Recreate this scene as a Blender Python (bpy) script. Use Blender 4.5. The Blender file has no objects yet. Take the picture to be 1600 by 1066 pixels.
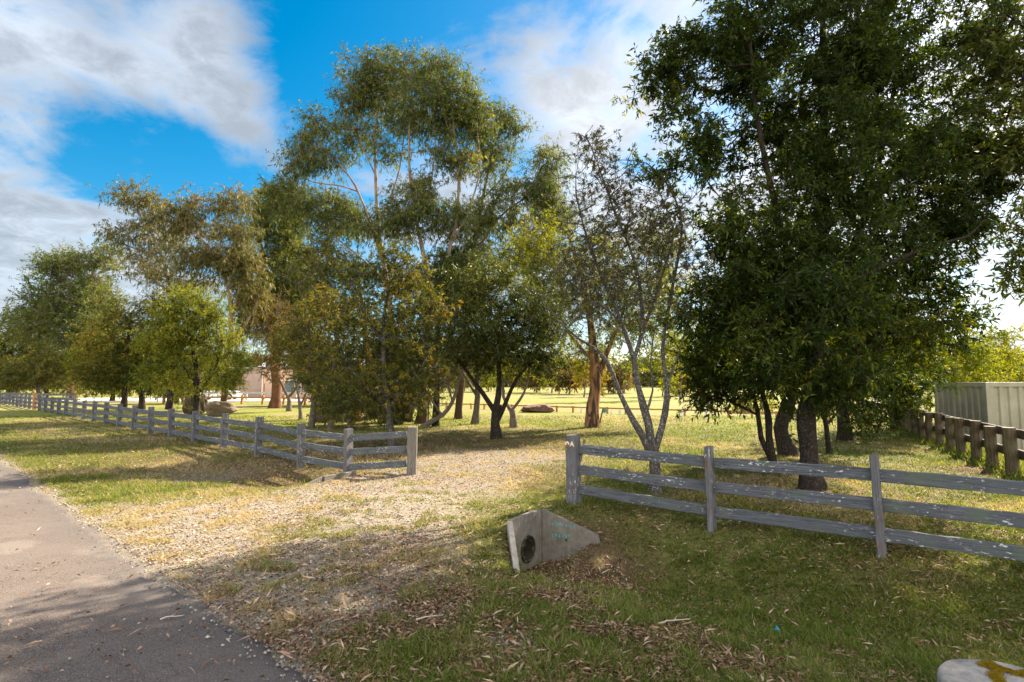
import bpy, bmesh, math, random
import numpy as np
from mathutils import Vector, Matrix
random.seed(7); RS = np.random.RandomState(11)
scene = bpy.context.scene
COL = scene.collection

# ---------------------------------------------------------------- camera
F = 850.0; PITCH = math.atan((600-533)/F); CH = 1.75
cam_d = bpy.data.cameras.new("camera"); cam = bpy.data.objects.new("camera", cam_d); COL.objects.link(cam)
cam.location = (0, 0, CH); cam.rotation_euler = (math.pi/2+PITCH, 0, 0)
cam_d.sensor_width = 36; cam_d.lens = F/1600*36; cam_d.clip_end = 3000; cam_d.clip_start = 0.05
scene.camera = cam

def ray(px, py):
    a = (px-800)/F; b = -(py-533)/F
    c, s = math.cos(PITCH), math.sin(PITCH)
    return (a, c - s*b, s + c*b)
def gp(px, py, z=0.0):
    d = ray(px, py); t = (z-CH)/d[2]
    return (d[0]*t, d[1]*t)
def at(px, py, Y):
    d = ray(px, py); t = Y/d[1]
    return np.array([d[0]*t, Y, CH + d[2]*t])

# ---------------------------------------------------------------- noise (numpy)
_ng = {}
def vnoise(x, y, scale, seed=0):
    if seed not in _ng: _ng[seed] = np.random.RandomState(seed+100).rand(256, 256)
    g = _ng[seed]
    X = np.asarray(x)/scale + 1000; Y = np.asarray(y)/scale + 1000
    xi = np.floor(X).astype(int); yi = np.floor(Y).astype(int)
    fx = X-xi; fy = Y-yi; fx = fx*fx*(3-2*fx); fy = fy*fy*(3-2*fy)
    a = g[xi % 256, yi % 256]; b = g[(xi+1) % 256, yi % 256]; c = g[xi % 256, (yi+1) % 256]; d = g[(xi+1) % 256, (yi+1) % 256]
    return (a*(1-fx)+b*fx)*(1-fy)+(c*(1-fx)+d*fx)*fy
def fbm(x, y, scale, seed=0, o=4):
    v = 0; A = 0; a = 1
    for k in range(o):
        v = v + a*vnoise(x, y, scale/2**k, seed+k); A += a; a *= .55
    return v/A
def sst(a, b, x):
    t = np.clip((np.asarray(x, dtype=float)-a)/(b-a), 0, 1); return t*t*(3-2*t)

# ---------------------------------------------------------------- terrain
AX = np.array([.832, -.555]); BX = np.array([.555, .832])      # culvert axis and its cross direction
C1 = np.array([.2, 7.125]); C2 = np.array([-3.25, 10.34])          # centres of both headwall panels
def ditch(x, y, C, sgn, dep, deep=False):
    dx = x-C[0]; dy = y-C[1]
    u = sgn*(dx*AX[0]+dy*AX[1]); v = dx*BX[0]+dy*BX[1]
    bk = np.where((np.abs(v) < .27) if deep else (v > 99), -1.05, -.11)
    vc = (-.05 if sgn > 0 else -.22)*np.clip(u-.5, 0, 3.5); v = v-vc
    bl = .36+1.15*np.clip(u, 0, .5); br = .36+(.28 if sgn > 0 else .2)*np.clip(u, 0, .75)
    inner = sst(-.04, .16, bl+v)*sst(-.17, -.01, br-v+.04)*sst(0, .09, u-bk)*sst(2.2, .5, u)
    wl = np.where(v < 0, 1.7 if sgn > 0 else 1.3, .62+.25*np.clip(u, 0, 1))
    outer = np.exp(-(v/wl)**2)*sst(-.3, .55, u)*(1-.5*sst(1.5, 6, u))*(sst(30, 12, u) if sgn > 0 else sst(9, 1.5, u))
    inner = inner*(1-.42*sst(.25, .8, u)*sst(-.15, .45, v)) if sgn > 0 else inner
    return -np.maximum(inner*(dep+.08-.16*np.clip(u, 0, 1)), outer*dep*(.90 if sgn > 0 else .62))
def rf_x(y): return 4.07+.516*y           # line of the right paddock fence
def height(x, y, deep=False):
    x = np.asarray(x, dtype=float); y = np.asarray(y, dtype=float)
    h = ditch(x, y, C1, 1, .52, deep)+ditch(x, y, C2, -1, .42, deep)
    h = h + .05*(fbm(x, y, 4, 3)-.5)+.018*(fbm(x, y, .6, 5)-.5)
    # land beyond the right fence lies lower
    d = x-(rf_x(y)+.9)
    h = h-.6*sst(0, 1.6, d)*sst(3, 8, y)*sst(70, 35, y)
    # far paddock rises a little
    h = h+.7*sst(50, 160, y)
    # road
    e = road_e(x, y)
    h = h*(sst(-.3, .6, e)) - .03*sst(.02, -.05, e)
    return h
RN = np.array([.6615, .75]); RP = np.array([-1.2, 3.35])        # road edge normal (pointing to the verge) and a point on it
def road_e(x, y): return (x-RP[0])*RN[0]+(y-RP[1])*RN[1]
def hz(x, y): return float(height(x, y))

# ---------------------------------------------------------------- mesh helpers
def mk(name, V, Fc, mat=None, parent=None, attrs=None, smooth=False, mats=None, midx=None):
    V = np.ascontiguousarray(V, dtype=np.float32).reshape(-1, 3); Fc = np.ascontiguousarray(Fc, dtype=np.int32)
    k = Fc.shape[1]; n = len(Fc)
    me = bpy.data.meshes.new(name)
    me.vertices.add(len(V)); me.vertices.foreach_set('co', V.ravel())
    me.loops.add(n*k); me.loops.foreach_set('vertex_index', Fc.ravel())
    me.polygons.add(n); me.polygons.foreach_set('loop_start', np.arange(0, n*k, k, dtype=np.int32))
    me.polygons.foreach_set('loop_total', np.full(n, k, dtype=np.int32))
    if smooth: me.polygons.foreach_set('use_smooth', np.ones(n, dtype=bool))
    if midx is not None: me.polygons.foreach_set('material_index', np.asarray(midx, dtype=np.int32))
    me.update(calc_edges=True)
    for an, (dom, arr) in (attrs or {}).items():
        a = me.attributes.new(an, 'FLOAT', dom); a.data.foreach_set('value', np.ascontiguousarray(arr, dtype=np.float32))
    for m in (mats or ([mat] if mat else [])): me.materials.append(m)
    o = bpy.data.objects.new(name, me); COL.objects.link(o)
    if parent: o.parent = parent
    return o
def empty(name, loc, label, cat, group=None, rz=0):
    o = bpy.data.objects.new(name, None); COL.objects.link(o); o.location = loc; o.rotation_euler = (0, 0, rz)
    o.empty_display_size = .2
    return tag(o, label, cat, group)
def tag(o, label=None, cat=None, group=None, kind=None):
    if label: o['label'] = label
    if cat: o['category'] = cat
    if group: o['group'] = group
    if kind: o['kind'] = kind
    return o
def bm_obj(name, bm, mat, parent=None, smooth=False):
    me = bpy.data.meshes.new(name); bm.to_mesh(me); bm.free()
    for m in (mat if isinstance(mat, list) else [mat]): me.materials.append(m)
    if smooth:
        for p in me.polygons: p.use_smooth = True
    o = bpy.data.objects.new(name, me); COL.objects.link(o)
    if parent: o.parent = parent
    return o
def add_box(bm, c, s, rz=0, bev=0, taper=None):
    g = bmesh.ops.create_cube(bm, size=1)['verts']
    M = Matrix.Translation(Vector(c)) @ Matrix.Rotation(rz, 4, 'Z') @ Matrix.Diagonal((s[0], s[1], s[2], 1))
    bmesh.ops.transform(bm, matrix=M, verts=g)
    if bev:
        es = {e for v in g for e in v.link_edges}
        bmesh.ops.bevel(bm, geom=list(es), offset=bev, segments=2, affect='EDGES', profile=.6)
def tubes(P, R, S=5):
    """P (E,K,3) polylines, R (E,K) radii -> verts, quads"""
    E, K, _ = P.shape
    T = np.zeros_like(P); T[:, 1:-1] = P[:, 2:]-P[:, :-2]; T[:, 0] = P[:, 1]-P[:, 0]; T[:, -1] = P[:, -1]-P[:, -2]
    T /= np.linalg.norm(T, axis=2, keepdims=True)+1e-9
    ref = np.tile(np.array([1., 0.13, 0.07]), (E, 1)); d0 = P[:, -1]-P[:, 0]
    m = np.abs(d0[:, 0]) > .8*np.linalg.norm(d0, axis=1); ref[m] = [0.05, 1, 0.1]
    U = np.cross(T, ref[:, None, :]); U /= np.linalg.norm(U, axis=2, keepdims=True)+1e-9
    W = np.cross(T, U)
    th = np.arange(S)/S*2*np.pi
    V = P[:, :, None, :]+R[:, :, None, None]*(U[:, :, None, :]*np.cos(th)[None, None, :, None]+W[:, :, None, :]*np.sin(th)[None, None, :, None])
    idx = np.arange(E*K*S).reshape(E, K, S)
    a = idx[:, :-1, :]; b = np.roll(a, -1, axis=2); c = idx[:, 1:, :]; d = np.roll(c, -1, axis=2)
    return V.reshape(-1, 3), np.stack([a, b, d, c], -1).reshape(-1, 4)
def leaves(P, D, L, W, up=None, fold=.15, rs=RS, droop=.1):
    n = len(P)
    D = D/(np.linalg.norm(D, axis=1, keepdims=True)+1e-9)
    rv = rs.randn(n, 3)
    if up is not None: rv = rv*up + np.array([0, 0, 1.])
    Sd = np.cross(D, rv); Sd /= np.linalg.norm(Sd, axis=1, keepdims=True)+1e-9
    N = np.cross(Sd, D)
    L = L[:, None]; W = W[:, None]
    v0 = P; v1 = P+D*L*.42+Sd*W*.5+N*W*fold; v3 = P+D*L*.42-Sd*W*.5+N*W*fold; v2 = P+D*L-np.array([0, 0, 1.])*L*droop
    V = np.stack([v0, v1, v2, v3], 1).reshape(-1, 3)
    return V, np.arange(n*4, dtype=np.int32).reshape(n, 4)

# ---------------------------------------------------------------- materials
def newmat(name):
    m = bpy.data.materials.new(name); m.use_nodes = True; nt = m.node_tree; nt.nodes.clear()
    out = nt.nodes.new('ShaderNodeOutputMaterial'); return m, nt, out
class NT:
    def __init__(s, nt): s.nt = nt
    def n(s, t, **kw):
        x = s.nt.nodes.new(t)
        for k, v in kw.items():
            if k == 'ins':
                for a, b in v.items():
                    if isinstance(b, bpy.types.NodeSocket): s.nt.links.new(b, x.inputs[a])
                    else: x.inputs[a].default_value = b
            else: setattr(x, k, v)
        return x
    def l(s, a, b): s.nt.links.new(a, b)
    def noise(s, vec, scale, detail=4, rough=.55, dist=0):
        return s.n('ShaderNodeTexNoise', ins={'Vector': vec, 'Scale': scale, 'Detail': detail, 'Roughness': rough, 'Distortion': dist}).outputs['Fac']
    def ramp(s, fac, stops, interp='LINEAR'):
        r = s.n('ShaderNodeValToRGB', ins={'Fac': fac}); cr = r.color_ramp; cr.interpolation = interp
        while len(cr.elements) < len(stops): cr.elements.new(.5)
        for e, (p, c) in zip(cr.elements, stops):
            e.position = p; e.color = (c[0], c[1], c[2], 1) if isinstance(c, (tuple, list)) else (c, c, c, 1)
        return r.outputs['Color']
    def mix(s, f, a, b, bt='MIX'):
        x = s.n('ShaderNodeMix', data_type='RGBA', blend_type=bt)
        for i, v in ((0, f), (6, a), (7, b)):
            if isinstance(v, bpy.types.NodeSocket): s.l(v, x.inputs[i])
            else: x.inputs[i].default_value = v if i == 0 else (v[0], v[1], v[2], 1)
        return x.outputs[2]
    def math(s, op, a, b=0.0, c=0.0, clamp=False):
        x = s.n('ShaderNodeMath', operation=op, use_clamp=clamp)
        for i, v in enumerate((a, b, c)):
            if isinstance(v, bpy.types.NodeSocket): s.l(v, x.inputs[i])
            else: x.inputs[i].default_value = v
        return x.outputs[0]
    def mapr(s, v, a, b, c=0., d=1., t='SMOOTHSTEP'):
        x = s.n('ShaderNodeMapRange', interpolation_type=t, ins={0: v, 1: a, 2: b, 3: c, 4: d}); return x.outputs[0]
    def attr(s, name): return s.n('ShaderNodeAttribute', attribute_name=name).outputs['Fac']
    def obj(s): return s.n('ShaderNodeTexCoord').outputs['Object']
    def mapping(s, vec, scale=(1, 1, 1), loc=(0, 0, 0)):
        return s.n('ShaderNodeMapping', ins={'Vector': vec, 'Scale': scale, 'Location': loc}).outputs[0]
    def bump(s, h, strength=.5, dist=.02):
        return s.n('ShaderNodeBump', ins={'Height': h, 'Strength': strength, 'Distance': dist}).outputs[0]
def bsdf(t, out, color, rough=.8, normal=None, spec=.3, metal=0):
    b = t.n('ShaderNodeBsdfPrincipled', ins={'Roughness': rough, 'Specular IOR Level': spec, 'Metallic': metal})
    if isinstance(color, bpy.types.NodeSocket): t.l(color, b.inputs['Base Color'])
    else: b.inputs['Base Color'].default_value = (*color, 1)
    if normal is not None: t.l(normal, b.inputs['Normal'])
    t.l(b.outputs[0], out.inputs['Surface']); return b

def leafmat(name, stops, trans=.4, tcol=(1.25, 1.15, .5), rough=.45, spec=.4, gain=1.25, bl=.62):
    m, nt, out = newmat(name); t = NT(nt)
    f = t.math('ADD', t.math('MULTIPLY', t.attr('rnd'), .55), t.math('MULTIPLY', t.attr('clump'), .45))
    c = t.ramp(f, [(p, (min(.6, q[0]*gain*1.10), min(.6, q[1]*gain*1.04), q[2]*gain*bl)) for p, q in stops])
    b = t.n('ShaderNodeBsdfPrincipled', ins={'Base Color': c, 'Roughness': min(1, rough+.12), 'Specular IOR Level': spec*.45})
    tc = t.mix(1.0, c, tcol, 'MULTIPLY')
    tr = t.n('ShaderNodeBsdfTranslucent', ins={'Color': tc})
    mx = t.n('ShaderNodeMixShader', ins={0: trans, 1: b.outputs[0], 2: tr.outputs[0]})
    t.l(mx.outputs[0], out.inputs['Surface']); return m

def barkmat(name, c1, c2, lichen=None, lamt=.5, vs=6, hs=26, bump=.8, patch=None, butt=None):
    m, nt, out = newmat(name); t = NT(nt)
    g = t.n('ShaderNodeNewGeometry').outputs['Position']
    n1 = t.noise(t.mapping(g, (hs, hs, vs)), 1.0, 5, .65, .6)
    n2 = t.noise(g, 2.2, 3)
    c = t.mix(t.mapr(n1, .32, .68), c1, c2)
    c = t.mix(t.mapr(n2, .3, .7, 0, .45), c, tuple(x*.55 for x in c1))
    if patch: c = t.mix(t.mapr(t.noise(t.mapping(g, (3, 3, .8)), 1.5, 3, .6, 1), .48, .56), c, patch)
    if butt:
        zz = t.n('ShaderNodeSeparateXYZ', ins={0: g}).outputs[2]; c = t.mix(t.mapr(t.math('ADD', zz, t.math('MULTIPLY', n1, 3)), 3.6, 5.6, 1, 0), c, t.mix(n1, butt, tuple(x*.4 for x in butt)))
    if lichen:
        ln = t.noise(g, 34, 4, .6); lm = t.math('MULTIPLY', t.mapr(ln, .54, .6), t.mapr(t.noise(g, 5, 2), .3, .55, 0, 1))
        zl = t.n('ShaderNodeSeparateXYZ', ins={0: g}).outputs[2]; c = t.mix(t.math('MULTIPLY', t.math('MULTIPLY', lm, lamt), t.mapr(zl, 1.8, 4.2, 1, .12)), c, lichen)
    bsdf(t, out, c, .9, t.bump(n1, bump, .03), .2); return m

def woodmat(name, base, dark, warm=None, lich=.6, axis=0, green=0.0):
    m, nt, out = newmat(name); t = NT(nt)
    o = t.obj(); rnd = t.n('ShaderNodeObjectInfo').outputs['Random']
    off = t.math('MULTIPLY', rnd, 37.0)
    comb = t.n('ShaderNodeCombineXYZ', ins={0: off, 1: off, 2: off}).outputs[0]
    v = t.n('ShaderNodeVectorMath', operation='ADD', ins={0: o, 1: comb}).outputs[0]
    sc = [60, 60, 60]; sc[axis] = 3.0
    grain = t.noise(t.mapping(v, tuple(sc)), 1.0, 6, .7, .5)
    big = t.noise(v, 3.5, 4, .6)
    c = t.mix(t.mapr(grain, .3, .7), dark, base)
    sc3 = [26, 26, 26]; sc3[axis] = .9; crk = t.noise(t.mapping(v, tuple(sc3)), 1.0, 3, .5, 1.2)
    c = t.mix(t.mapr(t.math('ABSOLUTE', t.math('SUBTRACT', crk, .5)), 0, .018, .85, 0), c, tuple(x*.3 for x in dark))
    c = t.mix(t.mapr(crk, .55, .75, 0, .4), c, tuple(min(.8, x*1.7) for x in base))
    c = t.mix(t.mapr(big, .42, .62, 0, .55), c, tuple(x*.62 for x in base))
    c = t.mix(t.mapr(rnd, 0, 1, 0, .35, 'LINEAR'), c, tuple(x*.7 for x in base))
    if warm: c = t.mix(t.mapr(t.noise(v, 6, 3), .56, .72, 0, .55), c, warm)
    sc2 = [42, 42, 42]; sc2[axis] = 15
    ln = t.noise(t.mapping(v, tuple(sc2)), 1.0, 3, .6)
    lm = t.math('MULTIPLY', t.mapr(ln, .60, .66), t.mapr(t.noise(v, 2.3, 2), .42, .66))
    c = t.mix(t.math('MULTIPLY', lm, lich), c, (.62, .64, .6))
    if green: c = t.mix(t.math('MULTIPLY', t.mapr(t.noise(v, 4, 4), .5, .66), green), c, (.09, .13, .06))
    bsdf(t, out, c, .85, t.bump(grain, .7, .006), .25); return m

def plainmat(name, col, rough=.6, metal=0, var=.25, sc=5, spec=.4, bumps=.15):
    m, nt, out = newmat(name); t = NT(nt)
    n = t.noise(t.obj(), sc, 5, .6)
    c = t.mix(t.mapr(n, .3, .7), tuple(x*(1-var) for x in col), tuple(min(1, x*(1+var*.4)) for x in col))
    bsdf(t, out, c, rough, t.bump(n, bumps, .02), spec, metal); return m

# ---- ground
def ground_mat():
    m, nt, out = newmat('ground_cover'); t = NT(nt)
    g = t.n('ShaderNodeNewGeometry').outputs['Position']
    n_f = t.noise(g, 55, 5, .75); n_m = t.noise(g, 7, 5, .65); n_l = t.noise(g, .8, 4, .6); n_s = t.noise(g, 160, 2, .6)
    streak = t.noise(t.mapping(g, (.35, 1.1, 1)), 1.0, 3)
    grass = t.ramp(t.math('ADD', t.math('MULTIPLY', n_m, .5), t.math('MULTIPLY', n_f, .5)),
                   [(.28, (.055, .06, .015)), (.45, (.12, .145, .025)), (.58, (.18, .205, .035)), (.75, (.29, .27, .08))])
    dry = t.ramp(n_f, [(.3, (.14, .10, .055)), (.5, (.32, .26, .14)), (.7, (.46, .39, .22))])
    fld = t.ramp(t.math('ADD', t.math('MULTIPLY', n_m, .4), t.math('MULTIPLY', n_l, .6)), [(.3, (.16, .20, .025)), (.6, (.26, .29, .035)), (.8, (.34, .31, .065))])
    c = t.mix(t.attr('field'), grass, fld)
    dm = t.math('MULTIPLY', t.attr('dry'), t.mapr(t.math('ADD', n_m, t.math('MULTIPLY', n_f, .5)), .55, .85))
    c = t.mix(dm, c, dry)
    grav = t.ramp(n_s, [(.3, (.07, .058, .045)), (.48, (.20, .17, .135)), (.6, (.34, .29, .235)), (.75, (.46, .40, .335))])
    vor = t.n('ShaderNodeTexVoronoi', ins={'Vector': g, 'Scale': 75.0})
    gc = t.mix(.5, grav, t.mix(1, t.mix(.75, vor.outputs['Color'], (.5, .46, .42)), (1.0, .91, .80), 'MULTIPLY'))
    gm = t.math('MULTIPLY', t.attr('gravel'), t.mapr(t.math('ADD', t.math('MULTIPLY', n_m, .75), t.math('MULTIPLY', n_f, .25)), .33, .50))
    c = t.mix(gm, c, gc)
    lit = t.ramp(n_f, [(.3, (.045, .025, .016)), (.5, (.13, .08, .05)), (.65, (.26, .18, .125))])
    lm = t.math('MULTIPLY', t.attr('litter'), t.mapr(t.math('ADD', t.math('MULTIPLY', n_m, .6), t.math('MULTIPLY', n_f, .4)), .33, .50))
    c = t.mix(lm, c, lit)
    c = t.mix(t.mapr(t.noise(g, 95, 3, .7), .38, .66, .55, 0), c, (.035, .03, .014))
    h = t.math('ADD', t.math('MULTIPLY', n_f, .6), t.math('MULTIPLY', n_s, .5))
    bsdf(t, out, c, .95, t.bump(h, .9, .03), .1); return m
def road_mat():
    m, nt, out = newmat('asphalt'); t = NT(nt)
    g = t.n('ShaderNodeNewGeometry').outputs['Position']
    v = t.n('ShaderNodeTexVoronoi', ins={'Vector': g, 'Scale': 130.0}); v2 = t.n('ShaderNodeTexVoronoi', ins={'Vector': g, 'Scale': 60.0})
    n = t.noise(g, 1.1, 4); ns = t.noise(g, 300, 2)
    c = t.ramp(v.outputs['Distance'], [(0, (.20, .160, .130)), (.45, (.125, .098, .080)), (.8, (.05, .039, .032))])
    stone = t.mix(.8, v2.outputs['Color'], (.31, .255, .215))
    c = t.mix(t.mapr(v2.outputs['Distance'], .0, .45, .5, 0), c, stone)
    c = t.mix(t.mapr(n, .35, .7, 0, .3), c, (.19, .155, .135))
    c = t.mix(t.mapr(ns, .3, .7, 0, .3), c, (.07, .06, .055)); c = t.mix(t.mapr(t.noise(g, 4.5, 6, .7), .5, .72, 0, .4), c, (.09, .075, .065)); c = t.mix(t.mapr(t.noise(t.mapping(g, (1, 1, 1), (9, 3, 0)), .7, 5, .6), .55, .62, 0, .25), c, (.26, .22, .19))
    c = t.mix(t.mapr(t.attr('edge'), 0, 1, 0, .55, 'LINEAR'), c, (.085, .078, .075))
    # tar seams and cracks
    cr = t.n('ShaderNodeTexVoronoi', feature='DISTANCE_TO_EDGE', ins={'Vector': t.n('ShaderNodeVectorMath', operation='ADD', ins={0: g, 1: t.n('ShaderNodeTexNoise', ins={'Vector': g, 'Scale': 3.0}).outputs['Color']}).outputs[0], 'Scale': .45})
    c = t.mix(t.mapr(cr.outputs['Distance'], 0, .008, .35, 0), c, (.03, .026, .024))
    bsdf(t, out, c, .85, t.bump(v.outputs['Distance'], .5, .006), .3); return m
def concrete_mat(name, col, moss=0.0):
    m, nt, out = newmat(name); t = NT(nt)
    o = t.n('ShaderNodeNewGeometry').outputs['Position']
    n = t.noise(o, 9, 6, .7); s = t.noise(o, 120, 3, .7); st = t.noise(t.mapping(o, (22, 22, 1.6)), 1., 3)
    c = t.mix(t.mapr(n, .3, .7), tuple(x*.62 for x in col), col)
    c = t.mix(t.mapr(s, .35, .7, 0, .5), c, tuple(x*.55 for x in col))
    c = t.mix(t.mapr(st, .5, .7, 0, .5), c, tuple(x*.45 for x in col))
    pit = t.n('ShaderNodeTexVoronoi', ins={'Vector': o, 'Scale': 55.0}).outputs['Distance']; c = t.mix(t.mapr(pit, .05, .16, .7, 0), c, tuple(x*.35 for x in col))
    c = t.mix(t.mapr(t.noise(o, 4, 5, .7), .55, .68, 0, .55), c, (col[0]*.5, col[1]*.46, col[2]*.36))
    if moss: c = t.mix(t.math('MULTIPLY', t.mapr(t.noise(o, 13, 4), .52, .62), moss), c, (.09, .10, .03))
    bsdf(t, out, c, .9, t.bump(t.math('ADD', s, n), .45, .01), .2); return m

M = {}
M['ground'] = ground_mat(); M['road'] = road_mat()
M['conc'] = concrete_mat('concrete', (.40, .37, .32)); M['concd'] = concrete_mat('concrete_shaded_side', (.21, .19, .165), .3)  # concd: panel and wing shade put into a darker colour, moss over it
M['cap'] = concrete_mat('concrete_cap', (.42, .39, .35))
M['post'] = woodmat('weathered_post', (.165, .165, .175), (.045, .045, .05), (.13, .07, .04), .6, 2)
M['rail'] = woodmat('weathered_rail', (.125, .135, .155), (.035, .038, .045), None, .95, 0, .35)
M['bleached'] = woodmat('bleached_post', (.20, .185, .165), (.07, .062, .055), (.14, .11, .08), .2, 2)
M['orange'] = woodmat('orange_pine', (.50, .27, .12), (.34, .17, .07), None, 0, 2)
M['oranger'] = woodmat('orange_pine_rail', (.48, .26, .12), (.33, .16, .07), None, 0, 0)
M['oldpost'] = woodmat('old_brown_post', (.17, .13, .085), (.05, .035, .022), (.15, .15, .06), .1, 2, .3)
M['oldrail'] = woodmat('old_brown_rail', (.14, .11, .085), (.045, .034, .026), None, .1, 0)
M['graffiti'] = plainmat('turquoise_paint', (.03, .38, .36), .7)
M['teal'] = plainmat('teal_plastic', (.02, .22, .24), .5)
M['cream'] = plainmat('cream_paint', (.72, .58, .42), .6, var=.1)
M['white'] = plainmat('white_plastic', (.75, .76, .76), .5, var=.1)
M['black'] = plainmat('black_rubber', (.02, .02, .02), .7)
B_acacia = barkmat('dark_acacia_bark', (.038, .028, .021), (.014, .010, .008), (.16, .16, .13), .35)
B_lichen = barkmat('lichen_covered_bark', (.10, .09, .08), (.032, .028, .025), (.30, .31, .28), .6, 8, 30)
B_gum = barkmat('smooth_gum_bark', (.30, .245, .19), (.17, .13, .095), None, 0, 1.2, 7, .25, (.16, .10, .07), (.12, .075, .05))
B_red = barkmat('red_stringy_bark', (.20, .09, .045), (.07, .032, .018), None, 0, 2.2, 22, 1.0)
B_peel = barkmat('peeling_bark', (.36, .20, .10), (.12, .06, .03), None, 0, 1.2, 14, 1.0, (.05, .03, .02))
B_grey = barkmat('grey_branch_bark', (.17, .14, .11), (.07, .055, .045), (.3, .3, .27), .5)
L_black = leafmat('blackwood_leaf', [(.1, (.009, .020, .008)), (.45, (.020, .042, .012)), (.75, (.050, .078, .018)), (.95, (.14, .14, .025))], .42, (2.2, 1.9, .3), .4, .4, 1.0)
L_gum = leafmat('gum_leaf', [(.1, (.030, .052, .028)), (.45, (.055, .085, .038)), (.75, (.095, .125, .045)), (.95, (.21, .19, .055))], .38, (1.6, 1.4, .4), .5, .3)
L_gumw = leafmat('bronze_gum_leaf', [(.1, (.036, .045, .020)), (.45, (.07, .08, .028)), (.72, (.12, .115, .038)), (.95, (.22, .15, .05))], .34, (1.4, 1.25, .5), .4, .5)
L_bank = leafmat('banksia_leaf', [(.1, (.026, .040, .014)), (.4, (.055, .072, .020)), (.65, (.10, .105, .028)), (.82, (.19, .16, .035)), (.97, (.34, .15, .03))], .34, (1.4, 1.25, .4), .5, .35)
L_wattle = leafmat('wattle_leaf', [(.1, (.06, .085, .02)), (.45, (.12, .15, .03)), (.75, (.19, .20, .045)), (.95, (.30, .26, .07))], .4, (1.4, 1.3, .4), .6, .3)
L_yel = leafmat('yellow_green_leaf', [(.1, (.06, .09, .015)), (.45, (.12, .16, .022)), (.75, (.21, .22, .03)), (.95, (.34, .30, .05))], .45, (1.5, 1.4, .3), .5, .3, .95)
L_gold = leafmat('golden_leaf', [(.1, (.10, .10, .025)), (.5, (.19, .16, .035)), (.95, (.30, .22, .06))], .4, (1.3, 1.2, .5), .6, .2)
L_dark = leafmat('dark_olive_leaf', [(.1, (.016, .028, .010)), (.45, (.034, .052, .015)), (.75, (.07, .085, .022)), (.95, (.15, .12, .03))], .32, (1.5, 1.35, .4), .4, .45)
L_grey = leafmat('grey_needle_leaf', [(.1, (.02, .026, .02)), (.5, (.04, .05, .036)), (.95, (.10, .075, .05))], .25, (1.2, 1.2, .6), .5, .35)
L_brown = leafmat('brown_bronze_leaf', [(.1, (.05, .035, .02)), (.5, (.11, .085, .04)), (.95, (.2, .15, .07))], .35, (1.3, 1.1, .6), .5, .3)

# ---------------------------------------------------------------- ground sheet
def axis(c, a, lo, hi, n):
    b0 = math.asinh((lo-c)/a); b1 = math.asinh((hi-c)/a)
    return c+a*np.sinh(np.linspace(b0, b1, n))
def paxis(lo, c0, c1, hi, st, q):
    core = list(np.arange(c0, c1, st)); s_ = st; x = core[-1]; up = []
    while x < hi: s_ *= q; x += s_; up.append(x)
    s_ = st; x = core[0]; dn = []
    while x > lo: s_ *= q; x -= s_; dn.append(x)
    return np.array(dn[::-1]+core+up)
gx = paxis(-900, -5, 4, 900, .06, 1.03); gy = paxis(-120, 5, 11.2, 1600, .06, 1.027)
GX, GY = np.meshgrid(gx, gy)
fx, fy = GX.ravel(), GY.ravel()
def fence_l(x, y):          # signed distance behind the roadside fence line (positive = paddock side)
    return (x+4.6)*.672+(y-11.8)*.741
def seg_d(x, y, a, b):
    a = np.array(a); b = np.array(b); ab = b-a; t = np.clip(((x-a[0])*ab[0]+(y-a[1])*ab[1])/(ab@ab), 0, 1)
    return np.hypot(x-a[0]-t*ab[0], y-a[1]-t*ab[1])
DR0, DR1 = gp(250, 880), gp(770, 715)
def masks(x, y):
    nz = fbm(x, y, 2.2, 21); n2 = fbm(x, y, .7, 31)
    e = road_e(x, y)
    dd = seg_d(x, y, DR0, DR1)
    # the drive widens where it meets the road
    tt = ((x-DR0[0])*(DR1[0]-DR0[0])+(y-DR0[1])*(DR1[1]-DR0[1]))/((DR1[0]-DR0[0])**2+(DR1[1]-DR0[1])**2)
    wid = 1.75+1.3*sst(.45, 0, tt)
    gravel = sst(wid+.7, wid-.6, dd+1.4*(nz-.5))
    gravel = np.maximum(gravel, .9*sst(.35, .0, e+.3*(n2-.5)))*sst(-.5, 0, e+.5)
    # a worn grey patch on the verge
    for (px, py, r) in ((230, 800, 1.0), (300, 735, 1.1), (640, 960, .5), (760, 1010, .5)):
        q = gp(px, py); gravel = np.maximum(gravel, .75*sst(r*1.3, r*.3, np.hypot(x-q[0], (y-q[1]))+.8*(n2-.5)))
    behind = fence_l(x, y)
    field = sst(19.5, 24, y+2*(nz-.5))
    litter = .75*sst(1.0, .2, np.abs(behind-1.0)/7+.5*(n2-.5))*sst(3, .5, x)*sst(24, 18, y)*sst(8.5, 10.5, y)
    for (px, py, r, a) in ((700, 930, 1.0, .85), (640, 880, .9, .6), (870, 890, .8, 1.), (960, 960, .9, .6), (740, 690, 5, .9), (420, 735, 2.0, .9), (560, 760, .8, .5), (1240, 770, 2.2, .7), (1010, 790, 1.2, .4), (1520, 735, .8, 1.), (120, 660, 6, .5), (860, 1040, .6, .7), (600, 700, 4, .9), (820, 690, 3, .8), (700, 715, 3, .9), (1180, 985, .7, .4), (930, 672, 3, .5), (1420, 870, .6, .6)):
        q = gp(px, py); litter = np.maximum(litter, a*sst(r*1.35, r*.35, np.hypot(x-q[0], y-q[1])+r*1.0*(n2-.5)))
    dry = .25+.75*sst(.42, .62, fbm(x, y, 3.2, 44))
    dry = np.maximum(dry, sst(3.6, 1.4, dd+1.2*(nz-.5)))
    q = C1+.75*AX+.05*BX; litter = np.maximum(litter, 1.0*sst(1.15, .45, np.hypot(x-q[0], y-q[1])+.5*(n2-.5)))
    return gravel, litter*(1-.7*gravel), dry, field
gr, li, dr, fi = masks(fx, fy)
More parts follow.
